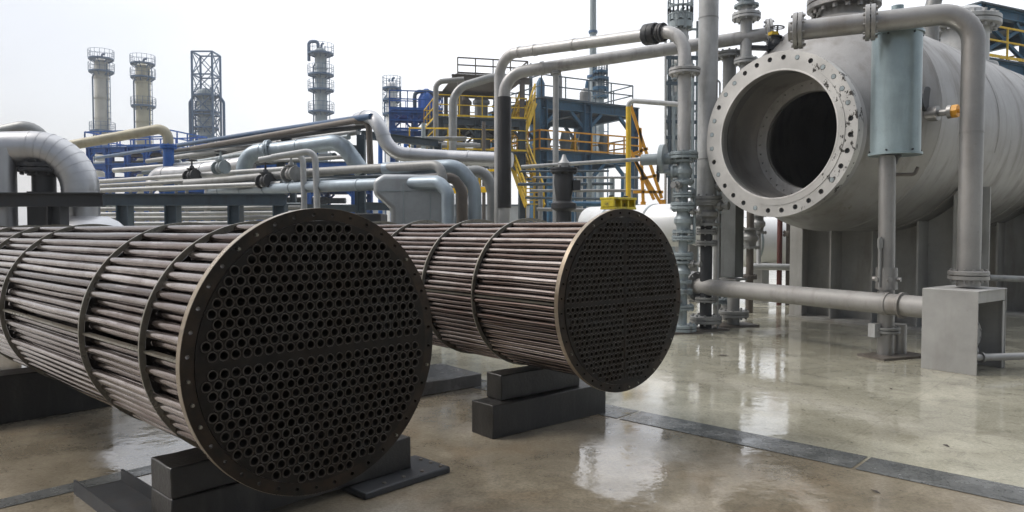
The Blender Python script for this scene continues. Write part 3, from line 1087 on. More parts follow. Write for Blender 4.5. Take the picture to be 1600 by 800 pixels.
# post and stub pipe behind, under the mouth
YC = 12.1
XC = W(1146, 480, YC).x
zC = lambda y: zt(1146, y, YC)
pp = thing('square_post', 'square grey green post on a flanged stub pipe under the open mouth', 'post', (XC, YC, 0))
mb = MB()
mb.box((XC - .03, YC, (zC(433) + zC(290)) / 2), (0.27, 0.27, zC(290) - zC(433)), 0.75)
o = bevel(mb.build('post_shaft', 'post_grey', pp), 0.01)
mb = MB()
mb.box((XC - .03, YC, zC(436)), (0.36, 0.36, 0.03), 0.75)
mb.build('post_cap', 'grey_paint', pp)
MB().tube([(XC, YC, 0.03), (XC, YC, zC(437))], 0.10, 0.1, 20).build('stub_pipe', 'grey_paint', pp)
MB().flange((XC, YC, zC(490)), Zc, 0.25, 0.05, 10).build('flange', 'grey_paint', pp)
mb = MB()
mb.box((XC, YC, 0.015), (0.7, 0.45, 0.03), 0.3)
mb.build('base_plate', 'brown_steel', pp)

# overhead lines from the rack to the standpipe group
YB = 11.3
XB = W(1068, 300, YB).x
zB = lambda y: zt(1068, y, YB)
ztop = zB(46)
lft = W(780, 86, 14.2)
pB = V(XB, YB, 0)
dr = (V(XB, YB, ztop) - lft).normalized()
pipe('overhead_pipe', 'upper pale grey overhead pipe with a bolted coupling, dropping to the blue valve stack', 'pipe',
     [V(lft.x, lft.y, 0), lft, V(XB, YB, ztop), V(XB, YB, zB(236))], 0.100, 'overhead_grey', 0.42,
     flanges=[(V(XB, YB, ztop) - dr * 0.62, dr, 0.17, 0.10, 8, True, 'dark_steel'), (V(XB, YB, ztop) - dr * 0.42, dr, 0.15, 0.04, 8, True, 'dark_steel'), (V(XB, YB, zB(112)), Zc, 0.24, 0.04, 10, True)],
     cuffs=[(lft + dr * k, dr, 0.108, 0.05) for k in (0.55, 0.95, 1.9)], seg=22)
# lower overhead line
e2_ = W(1168, 58, 12.6)
l2 = W(788, 116, 13.8)
dr2 = (e2_ - l2).normalized()
pr = pipe('overhead_pipe', 'lower grey overhead pipe whose drop is wrapped in black', 'pipe',
     [V(l2.x, l2.y, 0), l2, e2_ + dr2 * 0.35], 0.112, 'overhead_grey', 0.42,
     flanges=[(e2_ + dr2 * 0.36, dr2, 0.25, 0.045, 10, True)],
     cuffs=[(l2 + dr2 * 0.75, dr2, 0.13, 0.06)], seg=22)
mb = MB()
mb.lathe((l2.x, l2.y, zt(788, 325, 13.8)), Zc, [(0, 0.10), (0, 0.132), (zt(788, 152, 13.8) - zt(788, 325, 13.8), 0.132), (zt(788, 152, 13.8) - zt(788, 325, 13.8), 0.10)], 22)
mb.build('black_wrap', 'black_wrap', pr)
# thin riser hung from the lower overhead line
hp = l2 + dr2 * 1.0
pipe('riser_pipe', 'thin pale riser hanging below the lower overhead pipe at its left end', 'pipe', [hp + V(0, 0, -0.12), V(hp.x, hp.y, 0.9), V(hp.x, hp.y, 0)], 0.055, 'pale_grey', 0.01, flanges=[(hp + V(0, 0, -0.12), Zc, 0.1, 0.02, 6, True)])

# blue valve stack
vs_ = thing('valve_stack', 'pale blue stack of flanged valves under the upper overhead pipe', 'valve stack', (XB, YB, 0))
MB().tube([(XB, YB, 0.03), (XB, YB, zB(240))], 0.07, 0.1, 18).build('core_pipe', 'valve_blue', vs_)
for y, R in ((243, 0.22), (322, 0.2), (400, 0.16), (512, 0.22)):
    MB().flange((XB, YB, zB(y)), Zc, R, 0.045, 10).build('flange', 'valve_blue', vs_)
valve(vs_, (XB, YB, zB(268)), Zc, 0.085, 'valve_blue', V(-1, 0.3, 0), 0.15, 0.36)
valve(vs_, (XB, YB, zB(345)), Zc, 0.09, 'valve_blue', None, None, 0.38)
valve(vs_, (XB, YB, zB(425)), Zc, 0.075, 'valve_blue', None, None, 0.34)
mb = MB()
mb.tube([(XB, YB, zB(295)), (XB + 0.16, YB - .05, zB(295)), (XB + 0.16, YB - .05, zB(380)), (XB, YB, zB(380))], 0.025, 0.06, 10)
mb.build('bypass_pipe', 'valve_blue', vs_)
mb = MB()
mb.tube([(XB - .6, YB + .3, zB(247)), (XB, YB, zB(247))], 0.09, 0.1, 16)
mb.lathe((XB - .26, YB + .13, zB(247)), V(-.6, .3, 0), [(0, .23), (.07, .23)], 20)
mb.build('side_branch', 'valve_blue', vs_)
mb = MB()
mb.box((XB, YB, 0.015), (0.5, 0.4, 0.03), 0.3)
mb.build('base_plate', 'brown_steel', vs_)

for y, R in ((285, .14), (305, .17), (372, .18), (455, .15), (480, .18)):
    MB().flange((XB, YB, zB(y)), Zc, R, 0.03, 8).build('flange', 'valve_blue', vs_)
for y, dx, dy in ((330, .13, -.12), (412, .12, -.1), (290, -.12, -.12), (470, -.1, -.1)):
    mb = MB()
    mb.lathe((XB, YB, zB(y)), (dx, dy, 0), [(0, .03), (.14, .03), (.14, .06), (.2, .06), (.2, .025), (.27, .025), (.27, .05), (.30, .05)], 10)
    mb.build('drain_cock', 'grey_paint', vs_)
for y, dx, dy in ((322, .2, -.15), (345, -.2, -.15), (292, .16, -.14)):
    mb = MB()
    mb.lathe((XA, YA, zA(y)), (dx, dy, 0), [(0, .05), (.2, .05), (.2, .085), (.25, .085), (.25, .04), (.32, .04), (.32, .07), (.36, .07)], 10)
    mb.build('side_cock', 'grey_paint', sp)
mb = MB()
mb.tube([(XA + .17, YA - .08, 0.03), (XA + .17, YA - .08, zA(130)), (XA + .05, YA - .05, zA(120))], .014, .06, 6)
mb.build('instrument_line', 'pale_grey', sp)
for y in (362, 380, 468):
    MB().flange((XA, YA, zA(y)), Zc, .17, .03, 8).build('flange', 'grey_paint', sp)
# second slim valve stack, behind the standpipe
XS, YS = W(1122, 300, 12.6).x, 12.6
zS = lambda y: zt(1122, y, YS)
v2 = thing('valve_stack', 'slim grey valve stack half hidden behind the tall standpipe', 'valve stack', (XS, YS, 0))
MB().tube([(XS, YS, 0), (XS, YS, zS(215))], 0.07, 0.1, 16).build('core_pipe', 'grey_paint', v2)
for y in (300, 330, 352, 470):
    MB().flange((XS, YS, zS(y)), Zc, 0.19, 0.04, 8).build('flange', 'valve_blue', v2)
valve(v2, (XS, YS, zS(316)), Zc, 0.09, 'valve_blue', None, None, 0.3)

# riser with tee above the mouth
XT, YT = W(1166, 40, 12.6).x, 12.6
zT = lambda y: zt(1166, y, YT)
tr = pipe('riser_pipe', 'pale flanged riser rising out of the picture above the open mouth', 'pipe', [(XT, YT, zT(112)), (XT, YT, zT(-70))], 0.10, 'pale_grey', .1,
     flanges=[((XT, YT, zT(26)), Zc, 0.24, 0.045, 10, True), ((XT, YT, zT(96)), Zc, 0.2, 0.04, 10, True)])
valve(tr, (XT, YT, zT(-5)), Zc, 0.11, 'valve_blue', None, None, 0.35)
XU, YU = W(1140, 90, 12.9).x, 12.9
pipe('riser_pipe', 'grey riser with a flanged top left of the flanged riser above the mouth', 'pipe', [(XU, YU, 0), (XU, YU, zt(1140, 82, YU))], 0.115, 'grey_paint', .1,
     flanges=[((XU, YU, zt(1140, 86, YU)), Zc, 0.23, 0.045, 10, True), ((XU, YU, zt(1140, 240, YU)), Zc, 0.2, 0.045, 10, True)])
# bracket and small valve hanging by the mouth
q = W(1212, 70, 11.6)
br = thing('control_valve', 'small dark control valve with a dangling bracket beside the top flange', 'valve', q)
valve(br, q, (1, -.35, 0), 0.06, 'dark_steel', V(0.1, 0, 1), 0.10, 0.24)
mb = MB()
mb.bar(q + V(-.35, .1, -.02), q + V(.45, -.15, -.12), 0.16, 0.05)
mb.bar(q + V(.2, -.05, -.08), q + V(.42, -.15, -.30), 0.06, 0.04)
mb.build('bracket', 'dark_steel', br)
mb = MB()
mb.box(q + V(-.05, -.02, .17), (0.12, 0.1, 0.05), .3)
mb.build('position_indicator', 'yellow_paint', br)

# relief line: from the flange beside the nozzle, over the teal pot and down to the guard box
YG = 8.38
XG = W(1516, 300, YG).x
zG = W(1500, 17, YG).z
gl = W(1233, 48, 9.25)
gl.z = zG
gc = V(XG, YG, zG)
dg_ = (gc - gl).normalized()
def onG(px):
    # point of the level run seen at column px
    k = (px - 800) / F
    t = (k * gl.y - gl.x) / (dg_.x - k * dg_.y)
    return gl + dg_ * t
zbox = 0.93
pipe('relief_pipe', 'thick grey pipe crossing above the vessel and bending down to the guard box', 'pipe',
     [onG(1228), gc, V(XG, YG, zbox + 0.02)], 0.122, 'stainless', 0.36, seg=28,
     flanges=[(onG(1243), dg_, 0.225, 0.05, 10, True), (onG(1354), dg_, 0.215, 0.05, 10, True), (V(XG, YG, W(1516, 430, YG).z), Zc, 0.21, 0.045, 12, True)],
     cuffs=[(V(XG, YG, W(1516, 207, YG).z), Zc, 0.126, 0.02)])
# guard box of folded plate, open at its right side
ca, cb = V(4.76, 8.37, 0), V(5.11, 7.905, 0)
xr = (cb - ca).normalized()
yr = V(-xr.y, xr.x, 0)
wB, dB, hB = 0.583, 0.80, zbox
bx = thing('guard_box', 'grey steel guard box under the thick down pipe, open on its right side', 'box', ca, math.atan2(xr.y, xr.x))
def pl(x0, x1, y0, y1, z0, z1):
    return MB().box(((x0 + x1) / 2, (y0 + y1) / 2, (z0 + z1) / 2), (x1 - x0, y1 - y0, z1 - z0))
bevel(pl(0, wB, 0, 0.012, 0, hB).build('front_plate', 'box_grey', bx, local=True), 0.003)
pl(0, 0.012, 0.0125, dB, 0, hB - 0.0125).build('side_plate', 'box_grey', bx, local=True)
pl(0.0125, wB, dB - 0.012, dB, 0, hB - 0.0125).build('back_plate', 'box_grey', bx, local=True)
bevel(pl(0, wB + 0.002, 0.0125, dB + 0.002, hB - 0.012, hB + 0.002).build('top_plate', 'box_grey', bx, local=True), 0.003)
mb = MB()
mb.box((wB - 0.014, dB / 2, hB - 0.075), (0.012, dB - 0.03, 0.12))
mb.box((wB - 0.014, dB - 0.045, (hB - 0.14) / 2), (0.012, 0.06, hB - 0.15))
mb.build('side_frame', 'box_grey', bx, local=True)
pu = V(ca.x, ca.y, 0) + xr * 0.33 + yr * 0.30
dv = thing('drain_valve', 'small grey drain valve inside the open guard box', 'valve', pu)
MB().tube([pu, pu + V(0, 0, 0.5)], 0.05, .1, 14).build('stem_pipe', 'grey_paint', dv)
valve(dv, pu + V(0, 0, 0.42), xr, 0.075, 'grey_paint', V(0, 0, 1), 0.1, 0.26)
mb = MB()
mb.lathe(pu + V(0, 0, .22), xr, [(-.14, 0), (-.1, .09), (.08, .11), (.14, .06), (.16, 0)], 16)
mb.build('trap_body', 'grey_paint', dv)
p0 = V(ca.x, ca.y, 0) + xr * 0.46 + yr * 0.25 + V(0, 0, 0.16)
pipe('drain_pipe', 'thin steel pipe leaving the guard box low across the right edge', 'pipe', [p0, p0 + V(0.5, 0.12, -0.01), p0 + V(3.0, 0.6, -0.03)], 0.042, 'stainless', .05, flanges=[(p0 + V(0.10, 0.02, 0), V(1, .2, 0), 0.06, 0.02, 0, False)])

# teal separator pot on its own down pipe
YE = 9.12
XE = W(1386, 400, YE).x
zE = lambda y: zt(1386, y, YE)
XP = W(1400, 150, YE).x
tp_ = thing('separator_pot', 'pale teal upright cylinder pot on a grey down pipe before the vessel', 'separator', (XE, YE, 0))
zb, zp = zE(243), zE(52)
mb = MB()
rp = 0.285
mb.lathe((XP, YE, zb), Zc, [(0.01, rp - .05), (0.0, rp - .02), (0.0, rp + .022), (0.03, rp + .022), (0.034, rp), (zp - zb - .034, rp), (zp - zb - .03, rp + .022), (zp - zb, rp + .022), (zp - zb + .004, rp - .015), (zp - zb - .01, rp - .03), (zp - zb - .01, 0.0)], 48)
pot = mb.build('pot', 'teal_paint', tp_)
mb = MB()
for z in (zb + .05, zp - .05):
    for k in range(6):
        g = 2 * PI * k / 6 + .75
        mb.lathe((XP + rp * math.cos(g), YE + rp * math.sin(g), z), (math.cos(g), math.sin(g), 0), [(-.02, .012), (.014, .011)], 8)
mb.build('rim_bolt', 'dark_steel', pot)
mb = MB()
mb.lathe((XP, YE, zp - .012), Zc, [(0, .12), (.05, .12), (.05, .07), (.35, .07)], 20)
mb.build('top_neck', 'teal_paint', pot)
mb = MB()
mb.lathe((XP - .02, YE, zb - .11), Zc, [(0, .045), (.06, .06), (.11, .1)], 12)
mb.build('bottom_neck', 'dark_steel', pot)
MB().tube([(XE - .02, YE, zb - .001), (XE, YE, 0.5), (XE, YE, 0.03)], 0.098, .1, 24).build('down_pipe', 'stainless', tp_)
mb = MB()
mb.lathe((XE, YE, zE(452)), Zc, [(0, .125), (zE(418) - zE(452), .125)], 24)
for k in range(6):
    g = PI / 3 * k + .3
    mb.lathe((XE + .12 * math.cos(g), YE + .12 * math.sin(g), zE(436)), (math.cos(g), math.sin(g), 0), [(0, .03), (.045, .03)], 8)
mb.build('union_collar', 'stainless', tp_)
MB().flange((XE, YE, zE(515)), Zc, 0.165, 0.03, 8).build('flange', 'grey_paint', tp_)
mb = MB()
mb.box((XE - .17, YE - .05, zE(515)), (0.1, 0.1, 0.17), .4)
mb.build('level_tag', 'pale_grey', tp_)
mb = MB()
mb.box((XE + .10, YE, 0.015), (0.75, 0.42, 0.03), 0.35)
mb.build('base_plate', 'brown_steel', tp_)
MB().tube([(XE + .24, YE + .12, 0.03), (XE + .24, YE + .12, .40)], 0.085, .1, 16).build('stub_post', 'stainless', tp_)
mb = MB()
mb.tube([(XE + .06, YE, zE(273)), (XE + .30, YE - .05, zE(273)), (XE + .34, YE - .05, zE(262))], 0.022, .05, 8)
mb.build('drain_spigot', 'brown_steel', tp_)
mb = MB()
mb.tube([(XE - .12, YE - .06, zE(370)), (XE - .12, YE - .06, zE(448))], 0.018, .05, 8)
mb.box((XE - .12, YE - .06, zE(380)), (.05, .05, .12))
mb.build('gauge_line', 'grey_paint', tp_)

# ------------------------------------------------------------------ white tanks and red risers between
def drum(name, label, c, d, r, L, mat, dome=0.35, saddles=True, seams=()):
    c, d = Vector(c), Vector(d).normalized()
    root = thing(name, label, 'tank', (c.x, c.y, 0))
    mb = MB()
    mb.lathe(c - d * L / 2, d, [(-r * dome, 0), (-r * dome * .85, r * .45), (-r * dome * .5, r * .8), (0, r), (L, r), (L + r * dome * .5, r * .8), (L + r * dome * .85, r * .45), (L + r * dome, 0)], 36)
    sh = mb.build('tank_shell', mat, root, sharp=50)
    if seams:
        for s in seams:
            MB().lathe(c - d * L / 2 + d * (s * L - .03), d, [(0, r - .01), (0, r + .012), (.06, r + .012), (.06, r - .01)], 36, close=True).build('cladding_band', 'valve_blue', sh)
    if saddles:
        for s in (-.3, .3):
            p = c + d * s * L
            mb = MB()
            a = V(-d.y, d.x, 0)
            mb.bar(V(p.x, p.y, 0), V(p.x, p.y, c.z - r * .85), r * 1.4, .18)
            mb.build('tank_saddle', 'grey_paint', root)
    return root
drum('white_tank', 'rounded white tank with its end toward us beyond the open mouth', W(1225, 378, 19.5), V(1, .35, 0), 0.65, 2.6, 'white_paint', .5, seams=(0.04,))
drum('white_tank', 'pale bluish horizontal tank with a banded joint beyond the blue valve stack', W(1015, 352, 17.5), V(-.7, 1, 0), 0.5, 4.2, 'white_paint', .4, seams=(0.1, .45, .8))
for px, lab in ((1218, 'dark red riser pipe in front of the rounded white tank'), (1232, 'rusty brown riser pipe with clamps in front of the rounded white tank')):
    p = W(px, 400, 15.5)
    pipe('riser_pipe', lab, 'pipe', [(p.x, p.y, 0), (p.x, p.y, W(px, 330, 15.5).z), (p.x + .2, p.y + 1, W(px, 300, 15.5).z)], 0.055, 'red_oxide' if px == 1218 else 'brown_steel', .2,
         flanges=[((p.x, p.y, W(px, 418, 15.5).z), Zc, .13, .03, 6, True)] + ([((p.x, p.y, W(px, 365, 15.5).z), Zc, .12, .05, 6, True)] if px == 1232 else []))
p = W(1170, 420, 15)
sv = pipe('low_pipe', 'low grey elbow pipe with a valve beside the square post', 'pipe', [(p.x, p.y, 0), (p.x, p.y, W(1170, 416, 15).z), W(1250, 418, 15)], 0.07, 'pale_grey', .15, flanges=[((p.x, p.y, W(1170, 432, 15).z), Zc, .14, .03, 8, True)])
valve(sv, W(1185, 350, 15.2), V(0, 0, 1), .09, 'grey_paint', None, None, .4)
MB().tube([W(1185, 360, 15.2), W(1185, 416, 15.0)], .05, .1, 12).build('branch', 'pale_grey', sv)
p = W(1172, 375, 14)
sv = pipe('low_pipe', 'brown vertical pipe with a bulky valve left of the rounded white tank', 'pipe', [(p.x, p.y, 0), (p.x, p.y, 2.1)], 0.07, 'brown_steel', .1, flanges=[((p.x, p.y, .7), Zc, .14, .03, 8, True)])
valve(sv, (p.x, p.y, 1.45), Zc, .10, 'grey_paint', None, None, .4)

# ------------------------------------------------------------------ left foreground: insulated elbow line
YL = 11.0
rl = 26.5 * YL / F
pv = W(126, 300, YL)
zh = W(90, 230, YL).z
lp = [V(-9.2, 10.6, zh - .12), V(pv.x, YL, zh), V(pv.x, YL, 0.0)]
dh = (lp[1] - lp[0]).normalized()
pth = smooth_path(lp, 0.62, 9)
cf = []
for i in range(1, len(pth) - 1):
    cf.append((pth[i], (pth[i + 1] - pth[i - 1]).normalized(), rl + .004, .014))
for k in range(0, 2):
    cf.append((lp[0] + dh * (k * 1.0 + .2), dh, rl + .004, .016))
cf.append((V(pv.x, YL, W(126, 320, YL).z), Zc, rl + .004, .016))
il = pipe('insulated_pipe', 'fat shiny silver insulated pipe bending down at the left edge', 'pipe', lp, rl, 'cladding', 0.62, seg=36, cuffs=cf, n=9)
mb = MB()
mb.lathe((pv.x + .1, YL, W(126, 372, YL).z), Zc, [(0, .55), (.12, .55), (.25, .42), (.33, .27)], 32)
mb.build('bell_flange', 'cladding', il)
tl = V(-7.55, 10.72, zh - .05)
MB().tube([tl, V(tl.x, tl.y, 0)], 0.2, .1, 24).build('branch_pipe', 'cladding', il)
tb = W(68, 262, YL)
dvv = thing('branch_valve', 'black flanged valve under the fat silver insulated pipe', 'valve', (tb.x, tb.y, 0))
mb = MB()
zz = lambda y: zt(68, y, YL)
mb.lathe((tb.x, tb.y, zz(300)), Zc, [(0, .16), (zz(275) - zz(300), .16), (zz(275) - zz(300), .2), (zz(270) - zz(300), .2)], 20)
mb.build('valve_neck', 'dark_steel', dvv)
MB().flange((tb.x, tb.y, zz(263)), Zc, .34, .06, 12).build('flange', 'dark_steel', dvv)
MB().lathe((tb.x, tb.y, zz(258)), Zc, [(0, .15), (zz(235) - zz(258), .15)], 20).build('upper_neck', 'cladding', dvv)
mb = MB()
mb.box((tb.x, tb.y, zz(300) / 2), (.34, .34, zz(300)), .2)
mb.build('valve_body', 'dark_steel', dvv)
# rack beam at the left and its posts
bp_ = [W(-40, 309, 10.4), W(165, 309, 10.4)]
b0, b1_ = W(-60, 312, 10.4), W(160, 312, 10.4)
rb = thing('pipe_support', 'dark steel beam frame in front of the fat silver pipe', 'pipe support', (b1_.x, b1_.y, 0))
MB().ibeam(b0, V(b1_.x, b1_.y, b0.z), .16, .2).build('beam', 'dark_steel', rb)
for px in (90, -30):
    q = W(px, 320, 10.4)
    MB().ibeam(V(q.x, q.y, 0), V(q.x, q.y, b0.z - .1), .2, .2).build('post', 'dark_steel', rb)
r0, r1 = W(150, 312, 14.5), W(448, 309, 14.5)
rk = thing('pipe_support', 'long slate beam trestle behind the nearest bundle carrying the rack pipes', 'pipe support', (r0.x, r0.y, 0))
MB().ibeam(r0, V(r1.x, r1.y, r0.z), .2, .24).build('beam', 'slate_steel', rk)
for px in (195, 270, 368, 438):
    q = W(px, 320, 14.5)
    MB().ibeam(V(q.x, q.y, 0), V(q.x, q.y, r0.z - .12), .24, .24).build('post', 'slate_steel', rk)
# grey pipe top left behind, cream pipe
pipe('rack_pipe', 'dull grey pipe end curving behind the fat silver pipe at the left edge', 'pipe', [W(-60, 220, 15), W(60, 196, 15), W(74, 250, 15.4), V(*W(74, 250, 15.4).xy, 0)], .16, 'cladding_dull', .3)
pipe('rack_pipe', 'cream coloured pipe bending down beside the blue steelwork', 'pipe', [W(100, 229, 22), W(262, 199, 22), W(263, 226, 22)], .15, 'cream_paint', .3)
q = W(263, 226, 22)
pipe('rack_pipe', 'blue flanged upright pipe carrying on below the cream coloured bend', 'pipe', [(q.x, q.y, 0), (q.x, q.y, q.z)], .155, 'blue_steel', .1, flanges=[(q - V(0, 0, .06), Zc, .24, .05, 8, True)])

# ------------------------------------------------------------------ rack pipes, left middle
def rp(label, pts, rpx, mat, bend=None, fl=(), cuffs_every=None, seg=16, group=None, name='rack_pipe', drop=False):
    P = [W(*p) for p in pts]
    r = rpx * pts[0][2] / F
    if drop:
        P.append(V(P[-1].x, P[-1].y, 0))
    fls = []
    for (px, py, Y, d, R) in fl:
        fls.append((W(px, py, Y), d, R * r, .05, 8, True))
    cu = []
    if cuffs_every:
        for a, b in zip(P[:-1], P[1:]):
            L = (b - a).length
            d = (b - a).normalized()
            k = cuffs_every * .5
            while k < L - .2:
                cu.append((a + d * k, d, r + .01, .035))
                k += cuffs_every
    return pipe(name, label, 'pipe', P, r, mat, bend, group, fls, seg, cu)
rp('long dark blue pipe along the very top of the pipe rack', [(150, 247, 34), (400, 208, 22.5), (580, 182, 17)], 2.5, 'blue_deep', .3)
rp('grey brown pipe on the rack turning straight down at its right end', [(300, 232, 24), (558, 188, 17.5), (576, 191, 17.4), (579, 262, 17.4)], 3.6, 'brown_steel', .4)
rp('fat silver insulated pipe with a capped left end low on the rack', [(241, 290, 21.8), (241, 274, 22), (300, 270, 21.2), (390, 257, 20)], 12.5, 'cladding', .35, cuffs_every=1.2, seg=24)
rp('insulated pipe rising in a swan neck then turning blue grey and down', [(381, 300, 19), (381, 239, 19), (440, 234, 18.7), (532, 221, 18), (566, 268, 18)], 12, 'cladding_blue', .5, fl=[(420, 235, 18.8, V(1, -.1, .1), 1.35)], cuffs_every=1.1, seg=24)
rp('silver pipe dropping in an S bend and running right to the overhead drops', [(560, 186, 18), (588, 181, 17), (608, 240, 17), (700, 246, 17), (800, 250, 16.6)], 10.5, 'cladding', .6, cuffs_every=1.0, seg=24)
rp('pale conduit pipe with a bent top in front of the rack, left of the pair', [(405, 250, 15), (473, 238, 15), (475, 300, 15)], 4.6, 'pale_grey', .18, drop=True)
rp('pale conduit pipe with a bent top in front of the rack, right of the pair', [(425, 246, 14.6), (492, 235, 14.6), (495, 300, 14.6)], 5, 'pale_grey', .18, drop=True)
rp('long grey pipe crossing in front of the rack and bending down by the hopper tank', [(290, 287, 18), (500, 268, 15.5), (691, 257, 13.2), (692, 320, 13.2)], 5.5, 'grey_paint', .25, drop=True)
rp('blue grey pipe lying across the front top edge of the hopper tank', [(330, 299, 18.5), (530, 290, 14.2), (686, 285, 12.5), (700, 300, 12.4)], 7, 'cladding_blue', .2, cuffs_every=1.2, drop=True)
rp('grey insulated elbow pipe dropping right of the hopper tank', [(600, 264, 14.2), (716, 259, 13.6), (741, 290, 13.6), (742, 320, 13.6)], 10, 'cladding_blue', .4, drop=True, seg=24)
rp('brown elbow pipe dropping behind the right side of the hopper tank', [(660, 282, 15), (712, 276, 15), (722, 300, 15)], 9, 'brown_steel', .35, drop=True)
rp('grey brown elbow pipe beside the black wrapped drop', [(700, 272, 15.6), (758, 266, 15.6), (770, 300, 15.6)], 9, 'cladding_dull', .35, drop=True)
GTH = 'thin pipes along the rack'
for (a, b, r, m) in (((150, 284, 21), (445, 264, 17), 3.2, 'pale_grey'), ((150, 291, 20), (520, 271, 15.8), 3, 'grey_paint'), ((150, 298, 19), (440, 287, 16), 3.6, 'cladding_dull'), ((255, 262, 24), (545, 214, 19), 3.4, 'valve_blue'), ((230, 252, 26), (560, 206, 19), 3.5, 'cladding_dull'), ((250, 297, 18.5), (600, 276, 14.5), 3.2, 'slate_steel'), ((270, 243, 26), (560, 198, 19), 5, 'slate_steel')):
    rp('thin pipe running along the rack among several like it', [a, b], r, m, group=GTH)
rr_ = random.Random(11)
for k in range(12):
    y0 = rr_.uniform(236, 300)
    y1 = 360 - (360 - y0) * rr_.uniform(1.15, 1.35)
    xa, xb = rr_.uniform(150, 300), rr_.uniform(430, 570)
    rp('thin pipe running along the rack among several like it', [(xa, y0, rr_.uniform(22, 30)), (xb, y1, rr_.uniform(18.5, 21))], rr_.uniform(1.6, 4), rr_.choice(['slate_steel', 'grey_paint', 'valve_blue', 'cladding_dull', 'blue_steel', 'pale_grey']), group=GTH, seg=12)
# goal post bents that carry the rack
for k, (px, Y) in enumerate(((565, 18.6), (440, 20.5), (345, 23.5), (268, 27))):
    q = W(px, 300, Y)
    a = V(q.x, q.y, 0)
    b = a + E1 * 2.6
    zt_ = W(px, 195 + k * 12, Y).z - .25
    bt_ = thing('rack_bent', 'slate goal post frame carrying the rack pipes among a row of such frames', 'pipe support', a, 0, 'goal post frames along the pipe rack')
    for p in (a, b):
        MB().ibeam(p, p + V(0, 0, zt_), .2, .2).build('post', 'slate_steel', bt_)
    for f in (1.0, .78, .55):
        MB().ibeam(a + V(0, 0, zt_ * f), b + V(0, 0, zt_ * f), .16, .2).build('cross_beam', 'slate_steel', bt_)
rp('flat dark cable tray slung under the dark blue top pipe', [(255, 238, 26), (574, 196, 17.8)], 3, 'dark_steel', name='cable_tray')
for (px, py, Y, m) in ((345, 262, 17.5, 'valve_blue'), (300, 275, 18.5, 'dark_steel'), (455, 272, 15.6, 'grey_paint'), (415, 283, 16.2, 'dark_steel')):
    q = W(px, py, Y)
    gv = thing('rack_valve', 'small flanged valve on one of the thin rack pipes', 'valve', q, 0, 'small valves along the rack')
    valve(gv, q, W(px + 40, py - 5, Y - .6) - q, .085, m, V(0, 0, 1), .13, .36)
# low pipes beyond the bundles
GLO = 'low pipes beyond the bundles'
for k, (y, Y, r, m) in enumerate(((327, 20, 3, 'grey_paint'), (335, 19, 3, 'pale_grey'), (342, 18, 3.5, 'grey_paint'), (350, 17.5, 3, 'cladding_dull'), (322, 24, 2.2, 'valve_blue'))):
    rp('low thin pipe seen just over the nearest bundle', [(100, y, Y), (300, y - 1, Y - .5), (470, y - 3, Y - 1)], r, m, group=GLO)
for k in range(9):
    px = 175 + k * 31 + random.uniform(-8, 8)
    Y = random.uniform(19, 27)
    rp('short grey vertical pipe under the rack among others', [(px, random.uniform(268, 300), Y), (px, 330, Y)], random.uniform(2.2, 5), random.choice(['grey_paint', 'pale_grey', 'slate_steel', 'cladding_dull']), .1, group='short vertical pipes under the rack', drop=True)
# the hopper tank
tq = W(645, 300, 13.6)
bt = thing('hopper_tank', 'silver grey hopper shaped tank beyond the second bundle', 'tank', (tq.x, tq.y, 0))
mb = MB()
z1 = W(645, 277, 13.6).z
prf = [(-.68, z1 - .10), (-.68, z1 - .36), (-.38, z1 - .62), (-.38, .9), (.62, .9), (.62, z1 - .14), (.45, z1), (-.5, z1)]
cr, sr = math.cos(.12), math.sin(.12)
vs = []
for dy in (-.75, .75):
    for (x, z) in prf:
        vs.append((tq.x + x * cr - dy * sr, tq.y + x * sr + dy * cr, z))
n8 = len(prf)
mb.add(vs, [tuple(range(n8)), tuple(range(n8, 2 * n8))[::-1]] + [(i, (i + 1) % n8, n8 + (i + 1) % n8, n8 + i) for i in range(n8)])
o = mb.build('tank_body', 'cladding_soft', bt)
bevel(o, .09, 4)
mb = MB()
mb.box((tq.x + .1, tq.y, .44), (.8, 1.2, .88), .12)
mb.build('plinth', 'dark_steel', bt)
mb = MB()
for dx in (-.15, .32):
    c = V(tq.x, tq.y, 0) + V(math.cos(.12), math.sin(.12), 0) * dx
    mb.bar(c + V(.09, -.755, 1.2), c + V(.09, -.755, z1 - .16), .04, .012)
mb.build('cover_strap', 'valve_blue', bt)
mb = MB()
mb.bar(V(tq.x, tq.y, 0) + V(-.53, -.83, z1 - .30), V(tq.x, tq.y, 0) + V(.72, -.68, z1 - .30), .03, .015)
mb.build('seam_strip', 'valve_blue', bt)
o = MB().box((W(560, 320, 15).x, 15.2, 1.0), (1.0, .8, 1.9)).build('dark_cabinet', 'dark_steel')
bevel(o, .03)
tag(o, 'dark cabinet left of the hopper shaped tank', 'cabinet')

# black valve behind the second bundle
q = W(881, 335, 11.5)
bv = thing('black_valve', 'black flanged valve with a clear cap standing behind the second bundle', 'valve', (q.x, q.y, 0))
zq = lambda y: zt(881, y, 11.5)
mb = MB()
mb.lathe((q.x, q.y, 0), Zc, [(0, .12), (zq(330), .12), (zq(326), .2), (zq(318), .2), (zq(314), .12), (zq(300), .14), (zq(285), .16), (zq(272), .15), (zq(270), .2), (zq(264), .2), (zq(262), .09)], 20)
mb.build('valve_body', 'dark_steel', bv)
MB().flange((q.x, q.y, zq(266)), Zc, .22, .03, 8).build('flange', 'dark_steel', bv)
mb = MB()
mb.lathe((q.x, q.y, zq(263)), Zc, [(0, .09), (.08, .1), (.14, .05), (.22, .02)], 14)
mb.build('cap', 'pale_grey', bv)
mb = MB()
mb.box((q.x + .18, q.y - .05, zq(290)), (.12, .12, .16), .3)
mb.build('actuator', 'dark_steel', bv)
